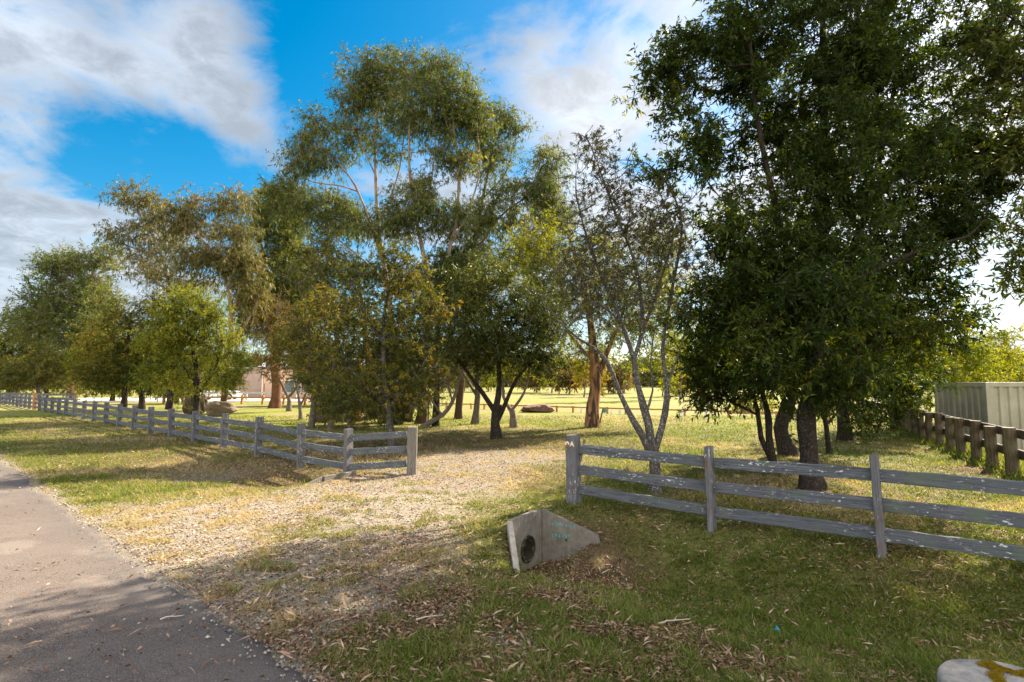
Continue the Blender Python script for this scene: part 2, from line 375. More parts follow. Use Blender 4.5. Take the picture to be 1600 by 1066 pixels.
ny, nx = GX.shape
ii = np.arange(nx*ny).reshape(ny, nx)
FQ = np.stack([ii[:-1, :-1], ii[:-1, 1:], ii[1:, 1:], ii[1:, :-1]], -1).reshape(-1, 4)
ground = mk('ground', np.stack([fx, fy, height(fx, fy, True)], -1), FQ, M['ground'], attrs={'gravel': ('POINT', gr), 'litter': ('POINT', li), 'dry': ('POINT', dr), 'field': ('POINT', fi)}, smooth=True)
ground['kind'] = 'structure'
for C_, sg_ in ((C1, 1), (C2, -1)):      # the strip of earth that lies over each pipe, right behind its headwall
    uu, vv = np.meshgrid(np.linspace(-1.35, -.045, 26), np.linspace(-.44, .44, 16)); uu = uu.ravel(); vv = vv.ravel()
    px_ = C_[0]+sg_*uu*AX[0]+vv*BX[0]; py_ = C_[1]+sg_*uu*AX[1]+vv*BX[1]; g_ = masks(px_, py_)
    e_ = np.minimum(np.minimum((uu+1.35)/.1, (.44-np.abs(vv))/.08), 1).clip(0, 1)
    i_ = np.arange(26*16).reshape(16, 26); q_ = np.stack([i_[:-1, :-1], i_[:-1, 1:], i_[1:, 1:], i_[1:, :-1]], -1).reshape(-1, 4)
    o_ = mk('ground', np.stack([px_, py_, height(px_-sg_*AX[0]*.12*(uu > -.16), py_-sg_*AX[1]*.12*(uu > -.16), False)-.03+.036*e_], -1), q_ if sg_ > 0 else q_[:, ::-1], M['ground'], attrs={'gravel': ('POINT', g_[0]), 'litter': ('POINT', g_[1]), 'dry': ('POINT', g_[2]), 'field': ('POINT', g_[3])}, smooth=True)
    o_['kind'] = 'structure'

# ---------------------------------------------------------------- road
RT = np.array([-RN[1], RN[0]])
s = np.concatenate([np.arange(-14, 25, .05), np.arange(25, 160, 1.0)])
tcol = np.array([0, .04, .12, .3, .6, 1.2, 2.5, 4.5, 6.0])
rag = .10*(vnoise(s, s*0, .35, 61)-.5)+.16*(vnoise(s, s*0, 1.5, 62)-.5)+.05*(vnoise(s, s*0, .1, 63)-.5)
VV = []
for k, tc in enumerate(tcol):
    off = -tc + rag*max(0, 1-tc*2)
    p = RP[None, :]+RT[None, :]*s[:, None]+RN[None, :]*off[:, None]
    z = np.full(len(s), .006 if k else -.035)+.02*min(tc/2, 1)
    VV.append(np.column_stack([p, z]))
VV = np.stack(VV, 1); idx = np.arange(VV.shape[0]*VV.shape[1]).reshape(VV.shape[:2])
FR = np.stack([idx[:-1, :-1], idx[1:, :-1], idx[1:, 1:], idx[:-1, 1:]], -1).reshape(-1, 4)
edg = np.tile(np.clip(1-tcol/.45, 0, 1), (len(s), 1)).ravel()
road = mk('road', VV.reshape(-1, 3), FR[:, ::-1], M['road'], attrs={'edge': ('POINT', edg)}, smooth=True); road['kind'] = 'structure'

# ---------------------------------------------------------------- grass, litter, stones
def scatter(n, d0, d1, pw, seed):
    rs = np.random.RandomState(seed); u = rs.rand(n)
    a = 1-pw; D = (d0**a+(d1**a-d0**a)*u)**(1/a)
    X = (rs.rand(n)*2-1)*1.12*D
    return X, D, rs
def clear_mouth(x, y):      # nothing grows inside the pipe mouths or the headwall panels
    ok = np.ones(len(x), bool)
    for C_, sg_ in ((C1, 1), (C2, -1)):
        u = sg_*((x-C_[0])*AX[0]+(y-C_[1])*AX[1]); v = (x-C_[0])*BX[0]+(y-C_[1])*BX[1]
        ok &= ~((u > -.14) & (u < .03) & (np.abs(v) < .4))
    return ok
def grass_mat(name):
    return leafmat(name, [(.05, (.06, .095, .02)), (.35, (.105, .155, .032)), (.55, (.175, .21, .05)), (.75, (.27, .245, .13)), (.98, (.40, .335, .27))], .45, (1.25, 1.2, .5), .7, .15, 1.0, .85)
M['grass'] = grass_mat('grass_blade')
def grass(n, d0, d1, seed, name, label, long=False):
    x, y, rs = scatter(n, d0, d1, 1.55, seed)
    g, l, d, f = masks(x, y); e = road_e(x, y)
    tuft = fbm(x, y, .28, 71, 3); tu2 = fbm(x, y, 1.1, 75, 3)
    pr = (1-.86*g*sst(.66, .48, tuft))*(1-.45*l-.4*sst(.8, 1, l))*(.45+.8*sst(.38, .6, .5*tuft+.5*tu2))
    k = (rs.rand(n) < pr) & (e > .02+.15*rs.rand(n)) & clear_mouth(x, y)
    x, y, g, d, tuft, tu2, l = x[k], y[k], g[k], d[k], tuft[k], tu2[k], l[k]; n = len(x)
    z = height(x, y)
    th = rs.rand(n)*2*np.pi; lean = .35+rs.rand(n)*.9
    H = (.018+.040*rs.rand(n)**1.5+.035*sst(.5, .7, tuft)*rs.rand(n))*(1+.03*y)*(1-.35*g)
    D = np.stack([np.cos(th)*lean, np.sin(th)*lean, np.ones(n)], -1); D /= np.linalg.norm(D, axis=1, keepdims=True)
    W = (.0045+.0009*y)*(.7+.6*rs.rand(n))
    S = np.stack([-np.sin(th+rs.randn(n)*.5), np.cos(th), np.zeros(n)], -1)
    P = np.stack([x, y, z-.004], -1)
    bend = np.stack([np.cos(th), np.sin(th), -.2*np.ones(n)], -1)*(H*.45)[:, None]
    a = P-S*W[:, None]*.5; b = P+S*W[:, None]*.5; c = P+D*(H*1.25)[:, None]+bend
    V = np.stack([a, b, c], 1).reshape(-1, 3)
    dryf = np.clip(.16+.75*d*sst(.35, .65, tu2)+.40*g+.25*l+.27*rs.randn(n), 0, 1)
    o = mk(name, V, np.arange(3*n).reshape(n, 3), M['grass'], attrs={'rnd': ('FACE', dryf), 'clump': ('FACE', np.clip(.15+.7*dryf+.25*(tuft-.5), 0, 1))})
    tag(o, label, 'grass', kind='stuff'); return o
grass(950000, 2.3, 30, 5, 'grass', 'short patchy green and straw coloured grass on the verge and lawn')

M['litter'] = leafmat('dead_leaf', [(.05, (.06, .03, .018)), (.3, (.16, .09, .05)), (.55, (.21, .13, .085)), (.8, (.31, .215, .15)), (.98, (.44, .34, .26))], .15, (1.1, 1, .8), .7, .3, 1.0, .98)
def litter(n, seed):
    x, y, rs = scatter(n, 2.3, 28, 1.35, seed)
    g, l, d, f = masks(x, y); e = road_e(x, y)
    pr = np.clip(l*1.1*sst(.35, .6, fbm(x, y, .35, 81, 3))+.17+.25*sst(.48, .66, fbm(x, y, 1.3, 83, 3)), 0, 1)*np.where(e < 0, .05, 1)
    k = (rs.rand(n) < pr) & clear_mouth(x, y)
    x, y = x[k], y[k]; n = len(x); z = np.where(road_e(x, y) < .02, .03, height(x, y)+.008)+.018*rs.rand(n)
    th = rs.rand(n)*2*np.pi
    D = np.stack([np.cos(th), np.sin(th), rs.randn(n)*.22], -1)
    bark = rs.rand(n) < .12
    L = np.where(bark, .05+.08*rs.rand(n), .018+.034*rs.rand(n)); W = np.where(bark, .008+.009*rs.rand(n), .008+.009*rs.rand(n))*(1+.03*y)
    V, Fq = leaves(np.stack([x, y, z], -1), D, L, W, up=.5, fold=.45, rs=rs, droop=.04)
    r = np.clip(rs.rand(n)*.9+bark*.25, 0, 1)
    o = mk('leaf_litter', V, Fq, M['litter'], attrs={'rnd': ('FACE', r), 'clump': ('FACE', np.clip(r+.2*rs.randn(n), 0, 1))})
    tag(o, 'fallen gum leaves and bark strips scattered over the verge', 'leaf litter', kind='stuff')
litter(300000, 9)
def stones(n, seed):
    x, y, rs = scatter(n, 2.3, 16, 1.3, seed)
    g, l, d, f = masks(x, y); e = road_e(x, y)
    pr = np.where(e < 0, .004+.30*sst(-.25, .0, e), g*.9+.05); k = (rs.rand(n) < pr) & (e > -1.6)
    x, y, e = x[k], y[k], e[k]; n = len(x); z = np.where(e < .02, .025, height(x, y))
    r = (.004+.010*rs.rand(n)**3)*(1+.06*y)
    oc = np.array([[1, 0, 0], [0, 1, 0], [-1, 0, 0], [0, -1, 0], [0, 0, .7], [0, 0, -.7]], float)
    V = oc[None]*(r[:, None, None])*(.6+.8*rs.rand(n, 6, 1))
    a = rs.rand(n)*6.28; ca, sa = np.cos(a)[:, None], np.sin(a)[:, None]
    X = V[..., 0]*ca-V[..., 1]*sa; Y = V[..., 0]*sa+V[..., 1]*ca
    V = np.stack([X+x[:, None], Y+y[:, None], V[..., 2]+z[:, None]+(r*.3)[:, None]], -1)
    T = np.array([[0, 1, 4], [1, 2, 4], [2, 3, 4], [3, 0, 4], [1, 0, 5], [2, 1, 5], [3, 2, 5], [0, 3, 5]])
    Fq = (np.arange(n)[:, None, None]*6+T[None]).reshape(-1, 3)
    m, nt, out = newmat('gravel_stone'); t = NT(nt)
    c = t.ramp(t.attr('rnd'), [(0, (.09, .08, .07)), (.5, (.26, .225, .19)), (1, (.40, .35, .30))]); bsdf(t, out, c, .85)
    o = mk('gravel', V.reshape(-1, 3), Fq, m, attrs={'rnd': ('FACE', np.repeat(rs.rand(n), 8))})
    tag(o, 'loose grey and tan gravel on the driveway', 'gravel', kind='stuff')
stones(90000, 15)

# long tussock grass at the foot of the right fence
def tussocks():
    rs = np.random.RandomState(77); n = 9000
    y = 9.2+rs.rand(n)*12; x = rf_x(y)+.35+rs.randn(n)*.28+.3*(fbm(y, y*0, .8, 88)-.5)
    th = rs.rand(n)*6.28; D = np.stack([np.cos(th)*.45, np.sin(th)*.45, np.ones(n)], -1)
    L = .10+.22*rs.rand(n)
    V, Fq = leaves(np.stack([x, y, height(x, y)-.01], -1), D, L, .006+.006*rs.rand(n)+.0003*y, rs=rs, droop=.15)
    r = np.clip(.35+.3*rs.randn(n), 0, 1)
    o = mk('tussock_grass', V, Fq, M['grass'], attrs={'rnd': ('FACE', r), 'clump': ('FACE', r)})
    tag(o, 'long bright green grass along the foot of the brown post fence', 'grass', kind='stuff')
tussocks()

# ---------------------------------------------------------------- trees
def px_stem(st, Y):
    P = []; R = []
    for s_ in st:
        dy = s_[3] if len(s_) > 3 else 0
        P.append(at(s_[0], s_[1], Y+dy)); R.append(s_[2])
    return np.array(P), np.array(R)
def catmull(P, R, step):
    n = len(P)
    if n < 3:
        k = max(2, int(np.linalg.norm(P[-1]-P[0])/step)); t = np.linspace(0, 1, k+1)[:, None]
        return P[0]*(1-t)+P[-1]*t, R[0]*(1-t[:, 0])+R[-1]*t[:, 0]
    Q = np.vstack([2*P[0]-P[1], P, 2*P[-1]-P[-2]]); o = []; r = []
    for i in range(n-1):
        p0, p1, p2, p3 = Q[i:i+4]; k = max(2, int(np.linalg.norm(p2-p1)/step))
        for t in np.linspace(0, 1, k, endpoint=False):
            o.append(.5*((2*p1)+(-p0+p2)*t+(2*p0-5*p1+4*p2-p3)*t*t+(-p0+3*p1-3*p2+p3)*t**3)); r.append(R[i]*(1-t)+R[i+1]*t)
    o.append(P[-1]); r.append(R[-1]); return np.array(o), np.array(r)

NTREE = [0]; STAT = []
def tree(name, label, base, stems, clumps, bark, leaf, cover=2.2, nodes=320, L=.11, W=.026, droop=.15, twig=.45, dens=None,
         cat='tree', group=None, whorl=False, bf=.35, tip=.007, depth=.8, clus=None, spread=.5, hang=0.0, cones=0, gap=0.0, twigs_only=False, leaf2=None, Yf=None, sc=1.0):
    NTREE[0] += 1; rs = np.random.RandomState(500+NTREE[0])
    bx, by = gp(*base) if Yf is None else (at(base[0], base[1], Yf)[0], Yf)
    Y = by; bz = hz(bx, by)
    root = empty(name, (bx, by, bz), label, cat, group)
    org = np.array([bx, by, bz])
    # stems
    SN, SD, SR = [], [], []; VT, FT, off = [], [], 0
    for i, st in enumerate(stems):
        P, R = px_stem(st, Y)
        if i == 0: P[0] = org-[0, 0, .12]
        P, R = catmull(P, R, max(.12, .02*Y))
        seglen = np.linalg.norm(P[-1]-P[0])
        wob = np.stack([vnoise(P[:, 2], P[:, 2]*0+i*7, .6, 90+NTREE[0])-.5, vnoise(P[:, 2], P[:, 2]*0+i*7, .6, 140+NTREE[0])-.5, np.zeros(len(P))], -1)
        P = P+wob*np.minimum(R, .12)[:, None]*.9*(np.arange(len(P)) > 0)[:, None]
        RR = R*(1+.18*(vnoise(P[:, 2], P[:, 2]*0+3*i, .35, 95)-.5))
        if i == 0:
            hgt = P[:, 2]-bz; RR = RR*(1+.22*np.exp(-np.maximum(hgt, 0)/(1.1*R[0]+.05)))
        V, Fq = tubes(P[None], RR[None], 14)
        # lumpy bark
        K = len(P); Vr = V.reshape(K, 14, 3); cen = P[:, None]
        ang = np.tile(np.arange(14), (K, 1)); lump = 1+.13*(vnoise(ang*1.0+20*i, Vr[..., 2]/max(R[0], .04)*1.2, 1.3, 97+NTREE[0])-.5)*2
        lump = lump*(1+.10*np.cos(ang/14*2*np.pi*3+i)*np.exp(-np.maximum(Vr[..., 2]-bz, 0)/.3)) if i == 0 else lump
        V = (cen+(Vr-cen)*lump[..., None]).reshape(-1, 3)
        VT.append(V); FT.append(Fq+off); off += len(V)
        T = np.gradient(P, axis=0); T /= np.linalg.norm(T, axis=1, keepdims=True)+1e-9
        k0 = int(len(P)*(.45 if i == 0 else .2))
        SN.append(P[k0:]); SD.append(T[k0:]); SR.append(R[k0:])
    SN = np.vstack(SN); SD = np.vstack(SD); SR = np.concatenate(SR)
    # attraction points
    ce, ra, area = [], [], []
    for c in clumps:
        dY = c[4] if len(c) > 4 else rs.uniform(-1, 1)*c[2]*Y/F*.35
        q = at(c[0], c[1], Y+dY); r = np.array([c[2]*(Y+dY)/F, c[2]*(Y+dY)/F*depth, c[3]*(Y+dY)/F])
        ce.append(q); ra.append(r); area.append(r[0]*r[2]*math.pi)
    ce = np.array(ce); ra = np.array(ra); area = np.array(area)
    nc = clus or max(8, int(nodes/9))
    which = rs.choice(len(ce), nc, p=area/area.sum())
    u = rs.randn(nc, 3); u /= np.linalg.norm(u, axis=1, keepdims=True); rr = rs.rand(nc)**.42
    CC = ce[which]+u*rr[:, None]*ra[which]*.88
    wn = rs.randint(0, nc, nodes); sg = spread*np.sqrt(area[which[wn]])[:, None]*.36
    PT = CC[wn]+rs.randn(nodes, 3)*sg*np.array([1, 1, .75])
    nu = int(nodes*(.5-.5*gap)); w2 = rs.choice(len(ce), nu, p=area/area.sum()); u2 = rs.randn(nu, 3); u2 /= np.linalg.norm(u2, axis=1, keepdims=True)
    PT[:nu] = ce[w2]+u2*(rs.rand(nu)**.38)[:, None]*ra[w2]; wn[:nu] = ((PT[:nu, None]-CC[None])**2).sum(2).argmin(1)
    ctint = rs.rand(nc)[wn]
    # balanced spanning tree
    pos = np.vstack([SN, PT]); ns = len(SN); N = len(pos)
    path = np.zeros(N); path[:ns] = .25*np.linalg.norm(SN-org, axis=1)
    par = np.full(N, -1); D = np.linalg.norm(PT[:, None]-SN[None], axis=2)
    cost = D+bf*path[None, :ns]; best = cost.min(1); bp = cost.argmin(1); done = np.zeros(nodes, bool); order = []
    for _ in range(nodes):
        b = np.where(done, 1e9, best); i = int(b.argmin()); done[i] = True; g = ns+i; p = bp[i]; par[g] = p
        path[g] = path[p]+np.linalg.norm(pos[g]-pos[p]); order.append(g)
        c = np.linalg.norm(PT-pos[g], axis=1)+bf*path[g]; m = c < best; best[m] = c[m]; bp[m] = g
    r = np.zeros(N); e_ = 2.3; acc = np.zeros(N)
    for g in reversed(order):
        r[g] = max(tip**e_, acc[g])**(1/e_)
        acc[par[g]] += r[g]**e_
    dirs = np.zeros((N, 3)); dirs[:ns] = SD
    rcap = r.copy()
    for g in order:
        p = par[g]; lim = SR[p]*.8 if p < ns else rcap[p]; rcap[g] = min(r[g], lim)
        d = pos[g]-pos[p]; dirs[g] = d/(np.linalg.norm(d)+1e-9)
    G = np.array(order); Pp = par[G]
    a = pos[Pp]; b = pos[G]; ln = np.linalg.norm(b-a, axis=1, keepdims=True)
    ta = (dirs[Pp]*.7+dirs[G]*.3+rs.randn(len(G), 3)*.18)*ln; tb = (dirs[G]+np.array([0, 0, .25-.5*hang])+rs.randn(len(G), 3)*.15)*ln
    K = 5; tt = np.linspace(0, 1, K)[None, :, None]; h1 = 2*tt**3-3*tt**2+1; h2 = tt**3-2*tt**2+tt; h3 = -2*tt**3+3*tt**2; h4 = tt**3-tt**2
    CP = h1*a[:, None]+h2*ta[:, None]+h3*b[:, None]+h4*tb[:, None]
    r0 = np.where(Pp < ns, np.minimum(rcap[G]*1.25, 1e9), np.minimum(rcap[Pp], rcap[G]*1.5)); R_ = r0[:, None]*(1-np.linspace(0, 1, K))+rcap[G][:, None]*np.linspace(0, 1, K)
    R_ = np.maximum(R_, tip*.8)
    V, Fq = tubes(CP, R_, 5); VT.append(V); FT.append(Fq+off); off += len(V)
    # twigs
    leafy = G[rcap[G] < max(tip*4.5, .02)] if not twigs_only else G
    W = W*1.12; ltot = int(1.75*cover*area.sum()/(L*W*.55)) if dens is None else dens
    per = 14; kt = max(1, int(ltot/(per*len(leafy))))
    bn = np.repeat(leafy, kt); n = len(bn)
    t0 = rs.rand(n)[:, None]; p0 = pos[bn]*t0+pos[par[bn]]*(1-t0)*1.0
    p0 = np.where(t0 > .35, p0, pos[bn])
    td = dirs[bn]*.5+rs.randn(n, 3)*.75+np.array([0, 0, .25-hang]); td /= np.linalg.norm(td, axis=1, keepdims=True)
    tl = twig*(.5+.8*rs.rand(n))
    p1 = p0+td*tl[:, None]+np.array([0, 0, -1.])*(tl*hang*.4)[:, None]
    mid = (p0+p1)/2+rs.randn(n, 3)*.06*tl[:, None]+np.array([0, 0, .1])*tl[:, None]*hang
    TW = np.stack([p0, mid, p1], 1)
    V, Fq = tubes(TW, np.tile(np.array([[tip*.55, tip*.4, tip*.2]]), (n, 1)), 3); VT.append(V); FT.append(Fq+off); off += len(V)
    tk = mk('trunk', np.vstack(VT)-org, np.vstack(FT), bark, root, smooth=True)
    if ltot > 50:
        tp = rs.rand(n, per)**.75 if not whorl else .72+.28*rs.rand(n, per)
        if leaf2 is not None: pass
        A = 2*np.abs(tp-.5)
        LP = np.where((tp < .5)[..., None], p0[:, None]*(1-2*tp[..., None])+mid[:, None]*(2*tp[..., None]), mid[:, None]*(2-2*tp[..., None])+p1[:, None]*(2*tp[..., None]-1))
        LP = LP.reshape(-1, 3); nl = len(LP)
        tdd = np.repeat(td, per, 0)
        LD = tdd*(.55 if not whorl else .75)+rs.randn(nl, 3)*.62+np.array([0, 0, .15])-np.array([0, 0, 1.])*(droop*2.2)
        LL = L*(.6+.7*rs.rand(nl)); LW = W*(.7+.6*rs.rand(nl))
        V, Fq = leaves(LP, LD, LL, LW, rs=rs, droop=droop)
        rn = rs.rand(nl); ct = np.repeat(ctint[bn-ns], per)*.8+.2*rs.rand(nl)
        cr = mk('crown', V-org, Fq, leaf, root, attrs={'rnd': ('FACE', rn), 'clump': ('FACE', ct)})
    if cones:
        cm = cone_mesh(); sel = G[rs.choice(len(G), cones)]
        for k, g in enumerate(sel):
            o = bpy.data.objects.new('cone', cm); COL.objects.link(o); o.parent = root
            o.location = Vector(pos[g]-org)+Vector((rs.uniform(-.04, .04), rs.uniform(-.04, .04), rs.uniform(-.06, .03)))
            o.rotation_euler = (rs.uniform(-.5, .5), rs.uniform(-.5, .5), rs.uniform(0, 6)); q = rs.uniform(.55, 1.0); o.scale = (q, q, q)
    STAT.append((name, ltot, round(area.sum(), 1)))
    return root
_cm = []
def cone_mesh():
    if _cm: return _cm[0]
    bm = bmesh.new(); bmesh.ops.create_icosphere(bm, subdivisions=3, radius=1)
    rs = random.Random(4)
    for v in bm.verts:
        k = 1+.13*rs.uniform(-1, 1); v.co = Vector((v.co.x*.028*k, v.co.y*.028*k, math.copysign(abs(v.co.z)**.7, v.co.z)*.05))
    me = bpy.data.meshes.new('cone'); bm.to_mesh(me); bm.free(); me.materials.append(plainmat('banksia_cone', (.07, .045, .032), .9, var=.5, sc=60, bumps=.6)); _cm.append(me); return me

BW = dict(bark=B_acacia, leaf=L_black)
# near right group
tree('blackwood_tree', 'largest dark tree with a thick straight trunk just behind the right rail fence', (1268, 765),
     [[(1268, 768, 0.176), (1265, 715, 0.150), (1264, 650, 0.143), (1268, 570, 0.131), (1276, 490, 0.120), (1282, 400, 0.101), (1288, 280, 0.078), (1287, 140, 0.056), (1284, 0, 0.038), (1282, -110, .025)],
      [(1270, 530, 0.075), (1310, 455, 0.067, .2), (1345, 350, 0.056, .3), (1378, 235, 0.045, .4), (1402, 110, 0.033, .5), (1425, 0, 0.022, .5)],
      [(1274, 500, 0.067), (1238, 420, 0.060, -.2), (1208, 310, 0.048, -.3), (1185, 190, 0.038, -.3), (1172, 70, 0.026, -.3), (1165, -40, .02)],
      [(1276, 470, 0.045), (1350, 430, 0.038, -.6), (1440, 390, 0.026, -.9), (1510, 370, 0.015, -1)]],
     [(1260, 560, 150, 62, -.6), (1160, 500, 95, 95, -.3), (1130, 560, 60, 60, .5), (1155, 380, 100, 105), (1300, 470, 160, 90, -.8), (1420, 500, 110, 75, .2), (1280, 340, 130, 100), (1400, 400, 120, 90, .6),
      (1110, 215, 95, 85), (1085, 70, 50, 55), (1060, 130, 50, 50), (1020, 165, 42, 50, -.3), (1010, 265, 25, 25), (1160, 90, 120, 80), (1290, 170, 110, 110, .5), (1410, 270, 110, 110), (1370, 110, 110, 90), (1240, 10, 170, 60), (1480, 230, 100, 90, .7), (1520, 350, 60, 70),
      (1520, 90, 90, 80, .4), (1380, -60, 150, 80), (1200, -70, 110, 80), (1290, 90, 70, 100, -.4), (1340, 230, 90, 80, -.8), (1240, 240, 80, 90, .3), (1470, 20, 110, 90), (1250, 430, 70, 70, -1), (1340, 610, 70, 55, -.2), (1310, 560, 60, 60, .8)],
     nodes=1700, L=.098, W=.027, cover=2.6, twig=.34, bf=.30, tip=.005, spread=.5, depth=.9, clus=170, gap=.75, **BW)
tree('blackwood_tree', 'small twin-stemmed dark tree left of the largest trunk behind the right fence', (1209, 738),
     [[(1210, 740, .075), (1204, 700, .07), (1200, 660, .065), (1195, 630, .055), (1185, 590, .04)], [(1208, 725, .055), (1190, 685, .05), (1183, 640, .045), (1170, 600, .03)], [(1186, 650, .022), (1150, 632, .018), (1120, 620, .012)]],
     [(1150, 575, 75, 55), (1210, 590, 60, 40), (1110, 610, 45, 28), (1130, 520, 55, 50)], nodes=220, L=.11, W=.028, cover=2.6, **BW)
tree('blackwood_tree', 'dark tree with a thick curved leaning trunk left of the largest trunk', (1232, 712),
     [[(1232, 714, .2), (1222, 685, .17), (1221, 655, .16), (1231, 620, .15), (1238, 585, .13), (1245, 520, .1), (1240, 440, .06)]],
     [(1230, 540, 110, 60), (1180, 480, 80, 70), (1280, 470, 90, 80), (1220, 400, 90, 60)], nodes=240, L=.12, W=.03, cover=1.7, **BW)
tree('blackwood_tree', 'slim dark sapling just right of and behind the largest trunk', (1297, 709),
     [[(1297, 709, .07), (1291, 670, .06), (1287, 625, .055), (1290, 580, .04)], [(1289, 668, .03), (1304, 650, .026), (1320, 640, .02)]],
     [(1300, 560, 55, 50), (1330, 600, 40, 30)], nodes=110, L=.11, W=.028, cover=2.0, **BW)
tree('blackwood_tree', 'low dark bushy tree on the lawn right of the largest trunk with drooping leaves', (1319, 687),
     [[(1319, 687, .2), (1317, 650, .17), (1312, 600, .13), (1310, 550, .08)]],
     [(1350, 625, 75, 42), (1320, 570, 100, 60), (1400, 580, 70, 45), (1350, 660, 36, 20, -1.2)], nodes=300, L=.12, W=.03, cover=2.4, **BW)
tree('blackwood_tree', 'backlit yellow-green tree at the far end of the brown post fence', (1402, 672),
     [[(1402, 672, .2), (1400, 640, .17), (1405, 600, .13), (1420, 570, .08)]],
     [(1420, 590, 75, 42), (1480, 585, 60, 35), (1465, 545, 75, 28), (1540, 560, 45, 25), (1430, 630, 55, 18), (1380, 560, 60, 40)], nodes=340, L=.14, W=.036, cover=2.2, bark=B_acacia, leaf=L_yel)
tree('overhanging_tree', 'brown-leaved tree reaching in from beyond the right edge above the container', (1900, 760), Yf=8.6,
     stems=[[(2050, 760, .2), (2030, 600, .17), (1980, 450, .14), (1900, 330, .11), (1820, 240, .08), (1740, 170, .05)], [(1900, 330, .06), (1800, 380, .045), (1700, 410, .03), (1620, 420, .015)]],
     clumps=[(1590, 420, 42, 40), (1610, 350, 50, 35), (1640, 440, 60, 40), (1690, 300, 80, 80), (1640, 180, 75, 90), (1590, 60, 60, 80), (1740, 380, 90, 80), (1780, 150, 120, 120), (1860, 300, 90, 90), (1560, -20, 60, 50), (1565, 110, 55, 80), (1575, 250, 45, 60)],
     nodes=520, L=.125, W=.032, cover=1.7, bark=B_acacia, leaf=L_dark, clus=70)
# lichen banksia
tree('lichen_covered_tree', 'bare grey lichen-covered forked tree behind the first bay of the right fence', (1027, 771),
     [[(1027, 773, 0.098), (1022, 735, 0.086), (1018, 700, 0.090)],
      [(1016, 712, 0.059), (1004, 682, 0.054), (986, 652, 0.051), (968, 612, 0.037), (955, 578, 0.035), (935, 548, 0.028), (905, 530, 0.020), (872, 500, 0.013), (850, 470, 0.008)],
      [(1022, 715, 0.074), (1011, 660, 0.064), (999, 610, 0.048), (990, 562, 0.044), (976, 520, 0.037), (962, 480, 0.031), (940, 430, 0.024), (917, 370, 0.018), (900, 300, 0.011), (902, 262, 0.004)],
      [(990, 562, 0.037), (1004, 520, 0.035), (1000, 450, 0.031), (988, 400, 0.024), (960, 330, 0.018), (935, 260, 0.011), (915, 215, 0.008), (892, 208, 0.005)],
      [(1024, 700, 0.059), (1040, 648, 0.051), (1043, 600, 0.037), (1035, 545, 0.031), (1046, 480, 0.027), (1060, 400, 0.022), (1064, 345, 0.018), (1047, 295, 0.013), (1010, 255, 0.009), (965, 250, 0.005)],
      [(1003, 520, 0.028), (1022, 470, 0.022), (1038, 420, 0.019), (1052, 360, 0.013), (1030, 300, 0.008)],
      [(968, 500, 0.022), (930, 470, 0.018), (890, 440, 0.013), (860, 400, 0.008)],
      [(1043, 600, 0.019), (1058, 560, 0.015), (1075, 500, 0.011), (1085, 450, 0.008)],
      [(1008, 650, 0.024), (1020, 610, 0.015), (1016, 570, 0.013), (1022, 520, 0.009)]],
     [(945, 330, 60, 110), (1000, 380, 75, 110), (905, 420, 50, 80), (1050, 430, 40, 90), (960, 470, 80, 70), (1040, 330, 40, 60), (925, 235, 35, 30)],
     bark=B_lichen, leaf=L_grey, nodes=1500, L=.075, W=.012, dens=6500, twig=.26, whorl=True, tip=.0048, bf=.5, cones=88, twigs_only=True, clus=150, depth=1.0, spread=.6)
# middle group
tree('peeling_bark_tree', 'tree with orange-brown peeling trunk standing on the lawn beside a leaning stake', (926, 668),
     [[(926, 669, .30), (925, 645, .26), (928, 620, .24), (930, 590, .22), (925, 540, .17), (918, 480, .13), (905, 420, .09), (890, 370, .05)], [(928, 600, .12), (945, 560, .1), (965, 510, .07), (985, 450, .05)], [(924, 560, .09), (895, 530, .07), (870, 480, .05)]],
     [(890, 440, 55, 60), (940, 480, 60, 60), (860, 380, 50, 45), (1000, 470, 55, 70), (1020, 390, 45, 55), (860, 500, 30, 40), (930, 400, 50, 50), (1040, 540, 35, 40), (930, 560, 45, 25)], bark=B_peel, leaf=L_yel, nodes=520, L=.14, W=.03, cover=1.6, twig=.6, tip=.01)
tree('dark_acacia', 'dark round-crowned tree with a low forking trunk in front of the paddock', (775, 686),
     [[(775, 687, .17), (771, 660, .145), (775, 632, .14)], [(774, 645, .085), (755, 615, .075), (738, 592, .055), (715, 560, .035)], [(775, 636, .10), (781, 600, .085), (780, 560, .07), (778, 500, .05)], [(776, 660, .075), (792, 625, .065), (808, 592, .05), (835, 560, .035)]],
     [(790, 550, 80, 42), (735, 530, 60, 50), (850, 555, 42, 40), (790, 490, 85, 50), (760, 440, 60, 40), (840, 490, 40, 40)], bark=B_acacia, leaf=L_dark, nodes=420, L=.11, W=.028, cover=2.2)
tree('small_forked_tree', 'thin tree with a V-shaped fork right of the dark round-crowned tree', (802, 668),
     [[(802, 669, .15), (800, 650, .13), (797, 638, .12)], [(797, 640, .08), (786, 620, .06), (786, 595, .045), (780, 560, .03)], [(799, 642, .06), (812, 625, .05), (822, 605, .04), (830, 570, .03)]],
     [(830, 565, 50, 36), (790, 540, 45, 40), (860, 530, 35, 45), (820, 420, 45, 60), (850, 450, 40, 45)], bark=B_grey, leaf=L_yel, nodes=200, L=.13, W=.03, cover=1.2)
tree('paddock_edge_tree', 'thin brown-stemmed tree left of the dark round-crowned tree at the lawn edge', (742, 663),
     [[(742, 664, .17), (746, 620, .13), (746, 590, .1), (750, 540, .06)], [(745, 618, .07), (733, 600, .06), (722, 580, .04)]],
     [(745, 555, 45, 36), (720, 500, 50, 50), (760, 470, 45, 40)], bark=B_grey, leaf=L_dark, nodes=180, L=.13, W=.03, cover=1.4)
